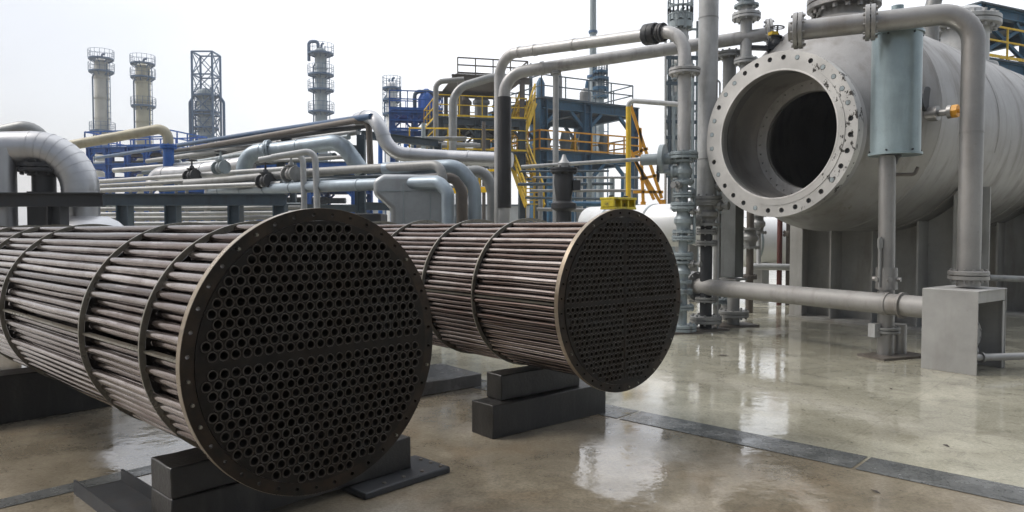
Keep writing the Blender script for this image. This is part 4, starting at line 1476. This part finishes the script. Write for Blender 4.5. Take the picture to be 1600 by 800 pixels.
rp('thin horizontal pipe passing across at the height of the black valve', [(815, 261, 12.6), (1045, 246, 12.0)], 3, 'pale_grey', .1, name='cross_pipe')
yu = W(982, 330, 24)
yr_ = thing('yellow_post', 'yellow upright pipe with a grey level arm beyond the second bundle', 'pipe', (yu.x, yu.y, 0))
MB().tube([V(yu.x, yu.y, 0), W(982, 167, 24)], .085, .1, 14).build('upright', 'yellow_paint', yr_)
MB().tube([W(982, 167, 24), W(982, 157, 24), W(1060, 163, 23.2)], .082, .2, 14).build('level_arm', 'pale_grey', yr_)

# ------------------------------------------------------------------ steelwork
def railing(mb, pts, h=1.05, step=1.3, r=.03):
    for a, b in zip(pts[:-1], pts[1:]):
        a, b = Vector(a), Vector(b)
        L = (b - a).length
        for k in (h, h * .55):
            mb.bar(a + V(0, 0, k), b + V(0, 0, k), r * 2, r * 2)
        mb.bar(a + V(0, 0, .06), b + V(0, 0, .06), .02, .09)
        n = max(1, round(L / step))
        for i in range(n + 1):
            p = a.lerp(b, i / n)
            mb.bar(p, p + V(0, 0, h), r * 1.8, r * 1.8)

def steel_frame(name, label, origin, rz, xs, ys, levels, mat, cw=.35, rail=None, rail_levels=(), brace=True, deck='slate_steel', group=None, cat='steel structure', zb=0.0, top=None, rail_h=1.05, rail_r=.03):
    root = thing(name, label, cat, origin, rz, group)
    ztop = top or max(levels)
    for x in xs:
        for y in ys:
            MB().ibeam((x, y, zb), (x, y, ztop), cw, cw).build('column', mat, root, local=True)
    for z in levels:
        mb = MB()
        for y in ys:
            mb.ibeam((xs[0], y, z - cw * .5), (xs[-1], y, z - cw * .5), cw * .7, cw)
        for x in xs:
            mb.ibeam((x, ys[0], z - cw * .5), (x, ys[-1], z - cw * .5), cw * .7, cw)
        mb.build('floor_beam', mat, root, local=True)
        mb = MB()
        ex = cw * .6
        mb.box(((xs[0] + xs[-1]) / 2, (ys[0] + ys[-1]) / 2, z + .03), (xs[-1] - xs[0] + 2 * ex, ys[-1] - ys[0] + 2 * ex, .05))
        mb.build('deck', deck, root, local=True)
        if rail and z in rail_levels:
            mb = MB()
            x0, x1, y0, y1 = xs[0] - ex, xs[-1] + ex, ys[0] - ex, ys[-1] + ex
            railing(mb, [(x0, y0, z + .055), (x1, y0, z + .055), (x1, y1, z + .055), (x0, y1, z + .055), (x0, y0, z + .055)], rail_h, 1.2, rail_r)
            mb.build('railing', rail, root, local=True)
    if brace:
        zz = [zb] + list(levels)
        for i in range(1, len(zz)):
            for a, b in zip(xs[:-1], xs[1:]):
                if zz[i] - zz[i - 1] < 1:
                    continue
                h = (zz[i] - zz[i - 1])
                k = min(h, (b - a)) * .38
                for y in (ys[0], ys[-1]):
                    for u, w in ((a, k), (b, -k)):
                        MB().bar((u, y, zz[i] - cw - k), (u + w, y, zz[i] - cw), cw * .35, cw * .35).build('knee_brace', mat, root, local=True)
    return root

qb = W(255, 300, 38)
fb = steel_frame('steel_structure', 'blue steel racking half hidden behind the pipes of the rack', (qb.x, qb.y, 0), R_(-4), [0, 2.6, 5.2, 7.8, 10.2], [0, 3], [W(255, 322, 38).z, W(255, 292, 38).z, W(255, 256, 38).z], 'blue_steel', .28, None, (), deck='slate_steel')
for k in range(10):
    z = W(255, rr_.choice((318, 312, 288, 282, 252, 246)), 38).z
    yv = rr_.uniform(.2, 2.6)
    MB().tube([(rr_.uniform(-1, 3), yv, z), (rr_.uniform(6, 11), yv, z)], rr_.uniform(.08, .22), .1, 10).build('carried_pipe', rr_.choice(['cladding', 'cladding_dull', 'slate_steel', 'valve_blue', 'grey_paint']), fb, local=True)
for k in range(7):
    xk = rr_.uniform(0, 10)
    MB().lathe((xk, rr_.uniform(.3, 2.4), W(255, 290, 38).z), Zc, [(0, .25), (.7, .3), (1.0, .2), (1.1, .05)], 12).build('deck_machine', rr_.choice(['slate_steel', 'cladding_dull', 'blue_steel', 'valve_blue']), fb, local=True)
# centre blue platform structure, near corner column seen at px 845
YM = 40.0
cm = W(846, 155, YM)
zU, zL = cm.z, W(846, 236, YM).z
mainf = steel_frame('steel_structure', 'navy blue two deck steel structure with orange railings, right of the black wrapped drop', (cm.x, cm.y, 0), R_(30), [0, 3.0, 6.4], [0, 5.5], [zL, zU], 'navy_steel', .5, 'orange_paint', (zL,), rail_r=.04)
mb = MB()
railing(mb, [(0, 0, zU + .06), (6.4, 0, zU + .06), (6.4, 5.5, zU + .06), (0, 5.5, zU + .06), (0, 0, zU + .06)], 1.3, 1.6, .03)
mb.build('roof_railing', 'slate_steel', mainf, local=True)
for (x, y, h, r) in ((1.2, 2, 1.6, .25), (3.2, 3, 2.4, .16), (4.4, 2.0, 1.3, .35), (5.6, 3.5, 2.2, .14), (2.0, 4.4, 3.0, .12)):
    MB().lathe((x, y, zU + .055), Zc, [(0, r), (h * .8, r), (h, r * .4)], 14).build('deck_vessel', random.choice(['grey_paint', 'slate_steel', 'navy_steel']), mainf, local=True)
for (x, y) in ((1.0, 1.2), (2.4, 1.2), (3.8, 1.4), (5.2, 1.2), (1.8, 3.2), (4.6, 3.4)):
    mb = MB()
    mb.lathe((x, y, zL + .055), Zc, [(0, .3), (.5, .3), (.7, .38), (.9, .3), (1.3, .22)], 12)
    mb.build('deck_machine', random.choice(['yellow_paint', 'orange_paint', 'valve_blue', 'cladding']), mainf, local=True)
# ground floor clutter of pipework below it
GCL = 'upright pipes below the navy structure'
for k in range(16):
    px = random.uniform(838, 1000)
    Y = random.uniform(30, 38)
    top = random.uniform(250, 300)
    rp('upright pipe standing in the pipework below the navy structure', [(px, top, Y), (px, 335, Y)], random.uniform(2, 5), random.choice(['navy_steel', 'slate_steel', 'grey_paint', 'valve_blue', 'brown_steel', 'pale_grey']), .1, group=GCL, drop=True, seg=12)
GC2 = 'level pipes below the navy structure'
for k, y in enumerate((268, 277, 288, 298, 309, 318, 327)):
    Y = random.uniform(27, 34)
    rp('level pipe among the pipework below the navy structure', [(random.uniform(800, 860), y, Y), (random.uniform(940, 1010), y + random.uniform(-3, 3), Y)], random.uniform(1.6, 4), random.choice(['slate_steel', 'grey_paint', 'valve_blue', 'pale_grey', 'navy_steel']), .1, group=GC2, seg=12)

# left dark frame with yellow railings
c3 = W(662, 186, 36)
zA1, zA2 = W(662, 184, 36).z, W(700, 120, 36).z
zA0 = W(700, 236, 36).z
f2 = steel_frame('steel_structure', 'slate steel structure with three decks and yellow railings, left of the black wrapped drop', (c3.x + .8, c3.y, 0), R_(14), [0, 1.9, 4.2], [0, 4.5], [zA0, zA1], 'slate_steel', .32, 'yellow_paint', (zA0, zA1), rail_r=.022)
for y in (0, 4.5):
    mb = MB()
    for x in (1.0, 4.2):
        mb.bar((x, y, zA1), (x, y, zA2), .2, .2)
    mb.ibeam((.6, y, zA2), (4.6, y, zA2), .25, .3)
    mb.build('upper_frame', 'brown_steel', f2, local=True)
mb = MB()
mb.box((2.6, 2.2, zA2 + .18), (3.6, 4.4, .05))
railing(mb, [(.9, 0, zA2 + .2), (4.5, 0, zA2 + .2), (4.5, 4.4, zA2 + .2)], .8, .9, .03)
mb.build('top_deck', 'brown_steel', f2, local=True)
for (x, y, r, h, m) in ((1.5, 1.5, .3, 1.3, 'brown_steel'), (2.5, 2, .35, 1.5, 'cladding_dull'), (3.4, 1.6, .3, 1.2, 'brown_steel')):
    MB().lathe((x, y, zA1 + .06), Zc, [(0, r), (h * .7, r), (h * .7, r * 1.3), (h * .8, r * 1.3), (h, r * .5)], 14).build('deck_vessel', m, f2, local=True)
for (x, y, r, h, m) in ((1.0, 1.5, .4, 1.1, 'yellow_paint'), (2.4, 1.4, .45, 1.2, 'cladding_dull'), (3.5, 1.6, .35, 1.4, 'brown_steel')):
    MB().lathe((x, y, zA0 + .06), Zc, [(0, r), (h * .7, r), (h * .7, r * 1.3), (h * .8, r * 1.3), (h, r * .5)], 14).build('deck_machine', m, f2, local=True)
rp('pale pipe hooped over the slate structure, left of the two hoops', [(681, 260, 33), (681, 128, 33), (725, 124, 33)], 4.2, 'grey_paint', .35, name='hoop_pipe')
rp('dark grey pipe hooped over the slate structure, right of the two hoops', [(707, 260, 31), (708, 139, 31), (765, 122, 31), (790, 119, 31)], 6.5, 'cladding_dull', .9, name='hoop_pipe')

# bright blue pieces
c4 = W(614, 232, 42)
zb0, zb1 = W(614, 205, 42).z, W(614, 172, 42).z
f3 = steel_frame('steel_structure', 'bright blue steel structure with a hooped pipe, left of the slate structure', (c4.x, c4.y, 0), R_(10), [0, 1.3, 2.7], [0, 3], [zb0, zb1], 'blue_steel', .28, 'blue_steel', (zb0, zb1), rail_r=.03, deck='blue_steel')
MB().lathe((2.0, 1.2, zb1), Zc, [(0, .5), (.9, .5), (1.2, .35), (1.5, .15)], 16).build('blue_vessel', 'blue_steel', f3, local=True)
MB().tube([(1.3, 1.0, zb0), (1.3, 1.0, zb1 + 1.3), (2.2, 1.0, zb1 + 1.3), (2.9, 1.0, zb1 + .9)], .12, .3, 10).build('hoop_pipe', 'slate_steel', f3, local=True)
c5 = W(140, 250, 50)
f4 = steel_frame('steel_structure', 'bright blue pipe rack steelwork at the left below the two leftmost towers', (c5.x, c5.y, 0), R_(-12), [0, 1.5, 3.0, 4.5, 6.0], [0, 2, 4], [W(146, 284, 50).z, W(146, 258, 50).z, W(146, 232, 50).z], 'blue_steel', .3, 'blue_steel', (W(146, 232, 50).z,), rail_r=.04, deck='blue_steel')
for k in range(5):
    z = W(146, 288 - k * 12, 50).z
    MB().tube([(-1, 1.2 + .5 * (k % 3), z), (6.2, 1.2 + .5 * (k % 3), z)], .1, .1, 10).build('carried_pipe', ['cream_paint', 'blue_steel', 'cladding', 'valve_blue', 'cream_paint'][k], f4, local=True)

# yellow stairs left of the navy corner column
def stair(label, p, q, width, mat, steps, rail=True):
    p, q = Vector(p), Vector(q)
    root = thing('yellow_stair', label, 'stair', (p.x, p.y, 0))
    d = q - p
    hz = V(d.x, d.y, 0).normalized()
    side = V(-hz.y, hz.x, 0) * width / 2
    mb = MB()
    for s in (-1, 1):
        mb.bar(p + side * s, q + side * s, .08, .28)
    mb.build('stringer', mat, root)
    mb = MB()
    for i in range(steps):
        c = p + d * ((i + .5) / steps)
        mb.bar(c - side * .95, c + side * .95, .26, .04)
    mb.build('tread', 'yellow_paint', root)
    if rail:
        mb = MB()
        for s in (-1, 1):
            for h in (1.0, .55):
                mb.bar(p + side * s + V(0, 0, h), q + side * s + V(0, 0, h), .08, .08)
            for i in range(5):
                c = p + d * (i / 4) + side * s
                mb.bar(c, c + V(0, 0, 1.0), .07, .07)
        mb.build('hand_rail', 'yellow_paint', root)
    for s in (-1, 1):
        mb = MB()
        c = p.lerp(q, .95) + side * s
        mb.bar(V(c.x, c.y, 0), c, .1, .1)
        mb.build('stair_leg', mat, root)
    return root
stair('yellow stair flight leaning up beside the black wrapped drop', W(836, 322, 36), W(806, 240, 38), 1.0, 'yellow_paint', 14)
stair('upper yellow stair flight rising to the navy roof deck', W(800, 238, 38), W(826, 162, 39), .9, 'yellow_paint', 12)
mb = MB()
for a, b in (((985, 165, 26), (1034, 310, 26)), ((985, 235, 26), (1022, 312, 26)), ((992, 250, 26), (1040, 330, 26)), ((1000, 200, 26), (1005, 315, 26))):
    mb.bar(W(*a), W(*b), .1, .1)
for a, b in (((990, 240, 26), (1012, 232, 26)), ((1000, 280, 26), (1026, 274, 26)), ((990, 300, 26), (1036, 300, 26))):
    mb.bar(W(*a), W(*b), .1, .1)
fp = W(1005, 315, 26)
mb.bar(fp, V(fp.x, fp.y, 0), .16, .16)
fp = W(1036, 312, 26)
mb.bar(fp, V(fp.x, fp.y, 0), .16, .16)
tag(mb.build('orange_derrick', 'orange_paint'), 'orange diagonal braces of a leaning frame beside the yellow upright pipe', 'frame')

for (label, pts) in (('yellow guard rail among the elbow pipes right of the hopper tank', [(700, 300, 21), (775, 297, 20)]), ('low yellow guard rail behind the bright blue structure pipes', [(640, 238, 30), (700, 240, 29)])):
    a, b = W(*pts[0]), W(*pts[1])
    mb = MB()
    railing(mb, [a, b], 1.0, .6, .03)
    for p in (a, b):
        mb.bar(V(p.x, p.y, 0), p, .1, .1)
    mb.bar(a, b, .2, .1)
    tag(mb.build('guard_rail', 'yellow_paint'), label, 'railing')
rq = random.Random(21)
GUP = 'upright pipes in the plant behind the rack'
for k in range(14):
    px = rq.uniform(590, 775)
    Y = rq.uniform(27, 33)
    rp('upright pipe standing in the crowded plant behind the silver S bend pipe', [(px, rq.uniform(185, 262), Y), (px, 320, Y)], rq.uniform(1.5, 4), rq.choice(['blue_steel', 'slate_steel', 'grey_paint', 'valve_blue', 'brown_steel', 'navy_steel', 'yellow_paint']), .1, group=GUP, drop=True, seg=10)
GHP = 'level pipes in the plant behind the rack'
for k in range(10):
    y = rq.uniform(215, 330)
    Y = rq.uniform(27, 33)
    xa = rq.uniform(585, 690)
    rp('level pipe in the crowded plant behind the silver S bend pipe', [(xa, y, Y), (xa + rq.uniform(50, 110), y + rq.uniform(-2, 2), Y)], rq.uniform(1.5, 4), rq.choice(['blue_steel', 'slate_steel', 'grey_paint', 'valve_blue', 'cladding_dull', 'navy_steel']), .1, group=GHP, seg=10)
# top right blue structure
c6 = W(1528, 100, 22)
zr0, zr1, zr2 = W(1528, 103, 22).z, W(1528, 52, 22).z, W(1528, 8, 22).z
f5 = steel_frame('steel_structure', 'navy steel structure with a yellow railing at the top right corner', (c6.x, c6.y, 0), R_(25), [0, 2.4, 4.8], [0, 3], [zr0 + .2, zr2], 'navy_steel', .3, 'yellow_paint', (zr0 + .2,), rail_r=.025, rail_h=.95)
MB().lathe((.9, 1.2, zr0 + .24), Zc, [(0, .28), (.5, .28), (.62, .36), (.7, .36), (.9, .15)], 14).build('deck_pump', 'yellow_paint', f5, local=True)
mb = MB()
mb.bar((0, 0, zr0 + .3), (2.4, 0, zr2 - .3), .1, .1)
mb.bar((2.4, 0, zr0 + .3), (0, 0, zr2 - .3), .1, .1)
mb.build('cross_brace', 'navy_steel', f5, local=True)

# ------------------------------------------------------------------ towers and columns
def tower(name, label, px, ytop, Y, wpx, mat, plats, steel='tower_steel', ladder=True, topstuff=True, cap='dome', group=None, pw=1.45, pside=None, ph=1.3):
    c = W(px, ytop, Y)
    r = wpx / 2 * Y / F
    root = thing(name, label, 'tower', (c.x, c.y, 0), 0, group)
    mb = MB()
    H = c.z
    mb.lathe((c.x, c.y, 0), Zc, [(0, r * 1.1), (H * .3, r * 1.05), (H - r * .5, r), (H - r * .2, r * .8), (H, r * .3)], 24)
    sh = mb.build('column_shell', mat, root, sharp=50)
    for k in range(4, 9):
        z = H * k / 9
        MB().lathe((c.x, c.y, z), Zc, [(0, r), (0, r * 1.09), (.25, r * 1.09), (.25, r)], 24, close=True).build('shell_band', mat, sh)
    for i, y in enumerate(plats):
        z = W(px, y, Y).z
        mb = MB()
        ro = r * pw
        mb.lathe((c.x, c.y, z - .15), Zc, [(0, r * .9), (0, ro), (.22, ro), (.22, r * .9)], 20, close=True)
        for k in range(8):
            g = PI / 4 * k + .2
            e = V(math.cos(g), math.sin(g), 0)
            mb.bar(V(c.x, c.y, z - r * .6) + e * r, V(c.x, c.y, z - .15) + e * ro * .97, .12, .12)
        p = mb.build('platform', steel, root)
        mb = MB()
        n = 16
        ring = [V(c.x + ro * math.cos(2 * PI * k / n), c.y + ro * math.sin(2 * PI * k / n), z + .08) for k in range(n + 1)]
        rr = max(.045, .35 * Y / F)
        for a, b in zip(ring[:-1], ring[1:]):
            for h in (ph, ph * .5):
                mb.bar(a + V(0, 0, h), b + V(0, 0, h), rr, rr)
            mb.bar(a, a + V(0, 0, ph), rr, rr)
        mb.build('railing', steel, p)
    if ladder:
        mb = MB()
        for s in (-1, 1):
            x = c.x + r * 1.25 + s * .25
            mb.bar((x, c.y - r * .3, 0), (x, c.y - r * .3, H * .97), max(.08, .6 * Y / F), .1)
        z = 1.0
        while z < H * .96:
            mb.bar((c.x + r * 1.25 - .25, c.y - r * .3, z), (c.x + r * 1.25 + .25, c.y - r * .3, z), .07, .07)
            z += 1.0
        mb.build('ladder', steel, root)
        mb = MB()
        mb.tube([(c.x - r * 1.22, c.y - r * .3, 0), (c.x - r * 1.22, c.y - r * .3, H * .9), (c.x - r * .7, c.y - r * .3, H * .93)], r * .12, r * .3, 8)
        mb.build('down_pipe', steel, root)
    if topstuff:
        mb = MB()
        mb.tube([(c.x, c.y, H - r * .3), (c.x + r * .2, c.y, H + r * .9), (c.x + r * .55, c.y, H + r * .7)], r * .17, r * .3, 8)
        mb.cyl((c.x - r * .5, c.y, H - r * .5), (c.x - r * .5, c.y, H + r * .55), r * .1, 6)
        mb.cyl((c.x + r * .75, c.y, H - r * .5), (c.x + r * .75, c.y, H + r * .3), r * .08, 6)
        mb.build('top_vent', steel, root)
    return root
tower('process_tower', 'grey process tower with a blue ring deck, leftmost of the skyline', 158, 92, 120, 20, 'tower_pale', (92, 112, 205), pw=1.8)
tower('process_tower', 'yellowish cream process tower with blue decks, second from left on the skyline', 223, 100, 122, 21, 'tower_cream', (100, 121, 166), pw=1.7)
t4 = tower('process_tower', 'tall grey process tower with four ring decks right of the lattice tower', 501, 75, 110, 18, 'tower_grey', (84, 117, 141, 175), pw=2.2)
c = W(501, 75, 110)
MB().tube([(c.x - .3, c.y - .3, c.z), (c.x - .3, c.y - .3, c.z + .9), (c.x - 1.7, c.y - .3, c.z + .9), (c.x - 1.7, c.y - .3, c.z - 2)], .25, .5, 8).build('overhead_line', 'tower_steel', t4)
tower('process_tower', 'short white process tower in a blue cage behind the bright blue structure', 612, 128, 90, 17, 'white_paint', (138, 156, 178), pw=1.7)
# lattice tower around a column
Y3 = 112
t3 = tower('lattice_tower', 'open topped steel lattice tower around a grey column on the skyline', 321, 138, Y3, 24, 'tower_grey', (150, 175, 200), pw=1.6, topstuff=False)
t0 = W(322, 84, Y3)
hw = 15.5 * Y3 / F
lev = [0, W(322, 215, Y3).z, W(322, 180, Y3).z, W(322, 150, Y3).z, W(322, 119, Y3).z, t0.z]
for sx in (-1, 1):
    for sy in (-1, 1):
        MB().bar((t0.x + sx * hw, t0.y + sy * hw, 0), (t0.x + sx * hw, t0.y + sy * hw, t0.z), .26, .26).build('corner_leg', 'tower_steel', t3)
mb = MB()
for i, z in enumerate(lev[1:]):
    P4 = [V(t0.x + sx * hw, t0.y + sy * hw, z) for sx, sy in ((-1, -1), (1, -1), (1, 1), (-1, 1))]
    for a, b in zip(P4, P4[1:] + P4[:1]):
        mb.bar(a, b, .2, .2)
        dz = V(0, 0, lev[i] - z)
        if i > 0:
            mb.bar(a, b + dz, .11, .11)
            mb.bar(b, a + dz, .11, .11)
mb.build('lattice_brace', 'tower_steel', t3)
mb = MB()
for s in (-1, 1):
    x = t0.x + s * hw * 1.7
    mb.tube([(x, t0.y, 0), (x, t0.y, W(322, 160, Y3).z), (x - s * .8, t0.y, W(322, 148, Y3).z)], .22, .6, 8)
mb.build('side_pipe', 'tower_steel', t3)
# slim stack
c = W(927, -40, 75)
st = thing('chimney_stack', 'very tall slim pale chimney rising out of the top of the picture', 'chimney', (c.x, c.y, 0))
MB().lathe((c.x, c.y, 0), Zc, [(0, .42), (W(927, 100, 75).z, .36), (c.z, .30)], 18).build('stack_shaft', 'tower_grey', st)
for y in (52, 66, 122):
    MB().lathe((c.x, c.y, W(927, y, 75).z), Zc, [(0, .3), (0, .62 if y > 60 else .46), (.25, .62 if y > 60 else .46), (.25, .3)], 18, close=True).build('stack_ring', 'tower_steel', st)
tower('process_tower', 'small slate process column with ring decks beside the chimney foot', 938, 112, 62, 12, 'tower_grey', (112, 122, 138, 150), pw=1.9, steel='navy_steel')
# close slender column behind the valve stack
t6 = tower('process_tower', 'slender grey column crowded with ring decks behind the blue valve stack', 1063, 22, 27, 25, 'pale_grey', (26, 38, 118, 150, 172, 205, 236), steel='valve_blue', pw=1.5, ph=.5)
c = W(1062, 22, 27)
for (px, y0, y1, w) in ((1040, 60, 260, 2), (1046, 90, 250, 2.6), (1082, 100, 300, 3.2), (1090, 130, 330, 2.4), (1052, 150, 330, 3.5)):
    MB().tube([W(px, y0, 26.4), W(px, y1, 26.4), V(*W(px, y1, 26.4).xy, 0)], w * 26 / F, .1, 10).build('riser', random.choice(['slate_steel', 'pale_grey', 'valve_blue']), t6)
for y in (70, 90, 130, 160, 190, 215, 250, 275):
    MB().bar(W(1040, y, 26.4), W(1090, y + 1, 26.4), .09, .12).build('tie_bar', 'slate_steel', t6)

# far sheds closing the view at ground level
def shed(label, px0, px1, y, Y, mat, roof='slate_steel'):
    a, b = W(px0, y, Y), W(px1, y, Y)
    root = thing('far_shed', label, 'building', ((a.x + b.x) / 2, Y, 0))
    w = b.x - a.x
    mb = MB()
    mb.box(((a.x + b.x) / 2, Y + 4, a.z / 2), (w, 8, a.z))
    mb.build('wall', mat, root)
    mb = MB()
    mb.box(((a.x + b.x) / 2, Y + 4, a.z + .12), (w + .6, 8.6, .2))
    mb.build('roof', roof, root)
    n = max(2, int(w / 5))
    for i in range(n):
        mb = MB()
        mb.box((a.x + w * (i + .5) / n, Y - .03, a.z * .6), (w / n * .5, .06, a.z * .25))
        mb.build('window', 'dark_steel', root)
shed('low pale shed far behind the pipe rack at left', 120, 470, 330, 95, 'wall_panel')
shed('grey shed far behind the navy structure', 560, 1000, 322, 100, 'wall_panel')
shed('pale shed far beyond the rounded white tank', 1040, 1400, 345, 90, 'wall_panel')

# equipment behind the vessel at the right edge
rp('level grey pipe low behind the guard box at the right edge', [(1545, 434, 12.0), (1700, 440, 12.0)], 5, 'grey_paint', .1, name='low_pipe')
rp('upright grey pipe behind the thick down pipe above the vessel', [(1455, 120, 12.8), (1455, 20, 12.8), (1470, -40, 12.8)], 11, 'grey_paint', .3, name='riser_pipe')

# fallen leaves on the slab
for (px, py) in ((1368, 769), (1392, 608), (1478, 697), (1130, 556)):
    g = G(px, py)
    mb = MB()
    a = random.uniform(0, 6)
    u = V(math.cos(a), math.sin(a), 0)
    w = V(-u.y, u.x, 0)
    l = .035 if py > 600 else .07
    mb.add([g - u * l + V(0, 0, .004), g + w * l * .35 + V(0, 0, .012), g + u * l + V(0, 0, .006), g - w * l * .35 + V(0, 0, .010), g - u * l + V(0, 0, .002), g + w * l * .35 + V(0, 0, .010), g + u * l + V(0, 0, .004), g - w * l * .35 + V(0, 0, .008)],
           [(0, 1, 2, 3), (7, 6, 5, 4), (0, 4, 5, 1), (1, 5, 6, 2), (2, 6, 7, 3), (3, 7, 4, 0)])
    tag(mb.build('fallen_leaf', 'leaf_brown'), 'small dark fallen leaf lying on the wet concrete', 'leaf', 'leaves on the wet slab')

# ------------------------------------------------------------------ air
mb = MB()
mb.box((0, 130, 24), (700, 380, 50))
hz = mb.build('haze', 'timber', origin=(0, 0, 0))
hm = bpy.data.materials.new('haze_air')
hm.use_nodes = True
hm.node_tree.nodes.clear()
ho = hm.node_tree.nodes.new('ShaderNodeOutputMaterial')
hv = hm.node_tree.nodes.new('ShaderNodeVolumePrincipled')
hv.inputs['Color'].default_value = (0.93, 0.96, 1.0, 1)
hv.inputs['Density'].default_value = 0.0011
hv.inputs['Anisotropy'].default_value = 0.2
hm.node_tree.links.new(hv.outputs[0], ho.inputs['Volume'])
hz.data.materials.clear()
hz.data.materials.append(hm)
hz['kind'] = 'stuff'
# ------------------------------------------------------------------ light and camera
wd = bpy.data.worlds.new('World')
S.world = wd
wd.use_nodes = True
nt = wd.node_tree
nt.nodes.clear()
out = nt.nodes.new('ShaderNodeOutputWorld')
SUN_EL, SUN_AZ = 48.0, -84.0        # azimuth clockwise from straight ahead (+Y)
sky = nt.nodes.new('ShaderNodeTexSky')
sky.sky_type = 'NISHITA'
sky.sun_disc = False
sky.sun_elevation = R_(SUN_EL)
sky.sun_rotation = R_(SUN_AZ)
sky.dust_density = 5.0
sky.air_density = 1.0
bg = nt.nodes.new('ShaderNodeBackground')
bg.inputs['Strength'].default_value = 0.05
nt.links.new(sky.outputs['Color'], bg.inputs['Color'])
# cloud layer: soft grey white overcast
tc = nt.nodes.new('ShaderNodeTexCoord').outputs['Generated']
cl_n = noise(nt, tc, 1.6, 5, 0.55, (1, 1, 2.2))
sxyz = nt.nodes.new('ShaderNodeSeparateXYZ')
nt.links.new(tc, sxyz.inputs[0])
mr = nt.nodes.new('ShaderNodeMapRange')
mr.inputs['From Min'].default_value = -0.75
mr.inputs['From Max'].default_value = -0.05
mr.interpolation_type = 'SMOOTHSTEP'
nt.links.new(sxyz.outputs['X'], mr.inputs['Value'])
cc = mixc(nt, mr.outputs['Result'], (0.50, 0.51, 0.535), (1.02, 1.02, 1.03))
cc = mixc(nt, 1.0, cc, ramp(nt, cl_n, [(0.3, 0.90), (0.7, 1.05)]), 'MULTIPLY')
my = nt.nodes.new('ShaderNodeMapRange')
my.inputs['From Min'].default_value = -0.8
my.inputs['From Max'].default_value = 0.35
my.inputs['To Min'].default_value = 0.20
my.inputs['To Max'].default_value = 1.0
my.interpolation_type = 'SMOOTHSTEP'
nt.links.new(sxyz.outputs['Y'], my.inputs['Value'])
cc = mixc(nt, 1.0, cc, my.outputs['Result'], 'MULTIPLY')
mx2 = nt.nodes.new('ShaderNodeMapRange')
mx2.inputs['From Min'].default_value = 0.56
mx2.inputs['From Max'].default_value = 0.92
mx2.inputs['To Min'].default_value = 1.0
mx2.inputs['To Max'].default_value = 0.55
mx2.interpolation_type = 'SMOOTHSTEP'
nt.links.new(sxyz.outputs['X'], mx2.inputs['Value'])
cc = mixc(nt, 1.0, cc, mx2.outputs['Result'], 'MULTIPLY')
mz = nt.nodes.new('ShaderNodeMapRange')
mz.inputs['From Min'].default_value = 0.25
mz.inputs['From Max'].default_value = 0.9
mz.inputs['To Min'].default_value = 1.0
mz.inputs['To Max'].default_value = 1.45
nt.links.new(sxyz.outputs['Z'], mz.inputs['Value'])
cc = mixc(nt, 1.0, cc, mz.outputs['Result'], 'MULTIPLY')
bg2 = nt.nodes.new('ShaderNodeBackground')
bg2.inputs['Strength'].default_value = 0.86
nt.links.new(cc, bg2.inputs['Color'])
addn = nt.nodes.new('ShaderNodeAddShader')
nt.links.new(bg.outputs[0], addn.inputs[0])
nt.links.new(bg2.outputs[0], addn.inputs[1])
nt.links.new(addn.outputs[0], out.inputs['Surface'])

sl = bpy.data.lights.new('Sun', 'SUN')
sl.energy = 1.5
sl.angle = R_(22)
sl.color = (1.0, 0.97, 0.93)
so = bpy.data.objects.new('Sun', sl)
COL.objects.link(so)
sd = V(math.sin(R_(SUN_AZ)) * math.cos(R_(SUN_EL)), math.cos(R_(SUN_AZ)) * math.cos(R_(SUN_EL)), math.sin(R_(SUN_EL)))
so.rotation_euler = sd.to_track_quat('Z', 'Y').to_euler()

cam = bpy.data.cameras.new('Camera')
cam.sensor_width = 36
cam.lens = 36 * F / 1600
cam.clip_end = 3000
cam.clip_start = 0.05
co = bpy.data.objects.new('Camera', cam)
COL.objects.link(co)
co.location = (0, 0, EYE)
co.rotation_euler = (PI / 2 - PITCH, 0, 0)
S.camera = co
S.view_settings.view_transform = 'Standard'
S.view_settings.look = 'None'
S.view_settings.exposure = 0.38
S.view_settings.gamma = 1
S.render.engine = 'CYCLES'
S.cycles.volume_bounces = 0
S.cycles.max_bounces = 6
S.cycles.diffuse_bounces = 3
S.cycles.glossy_bounces = 3
S.cycles.transmission_bounces = 1
S.cycles.caustics_reflective = False
S.cycles.caustics_refractive = False
S.cycles.use_adaptive_sampling = True
S.cycles.adaptive_threshold = 0.03
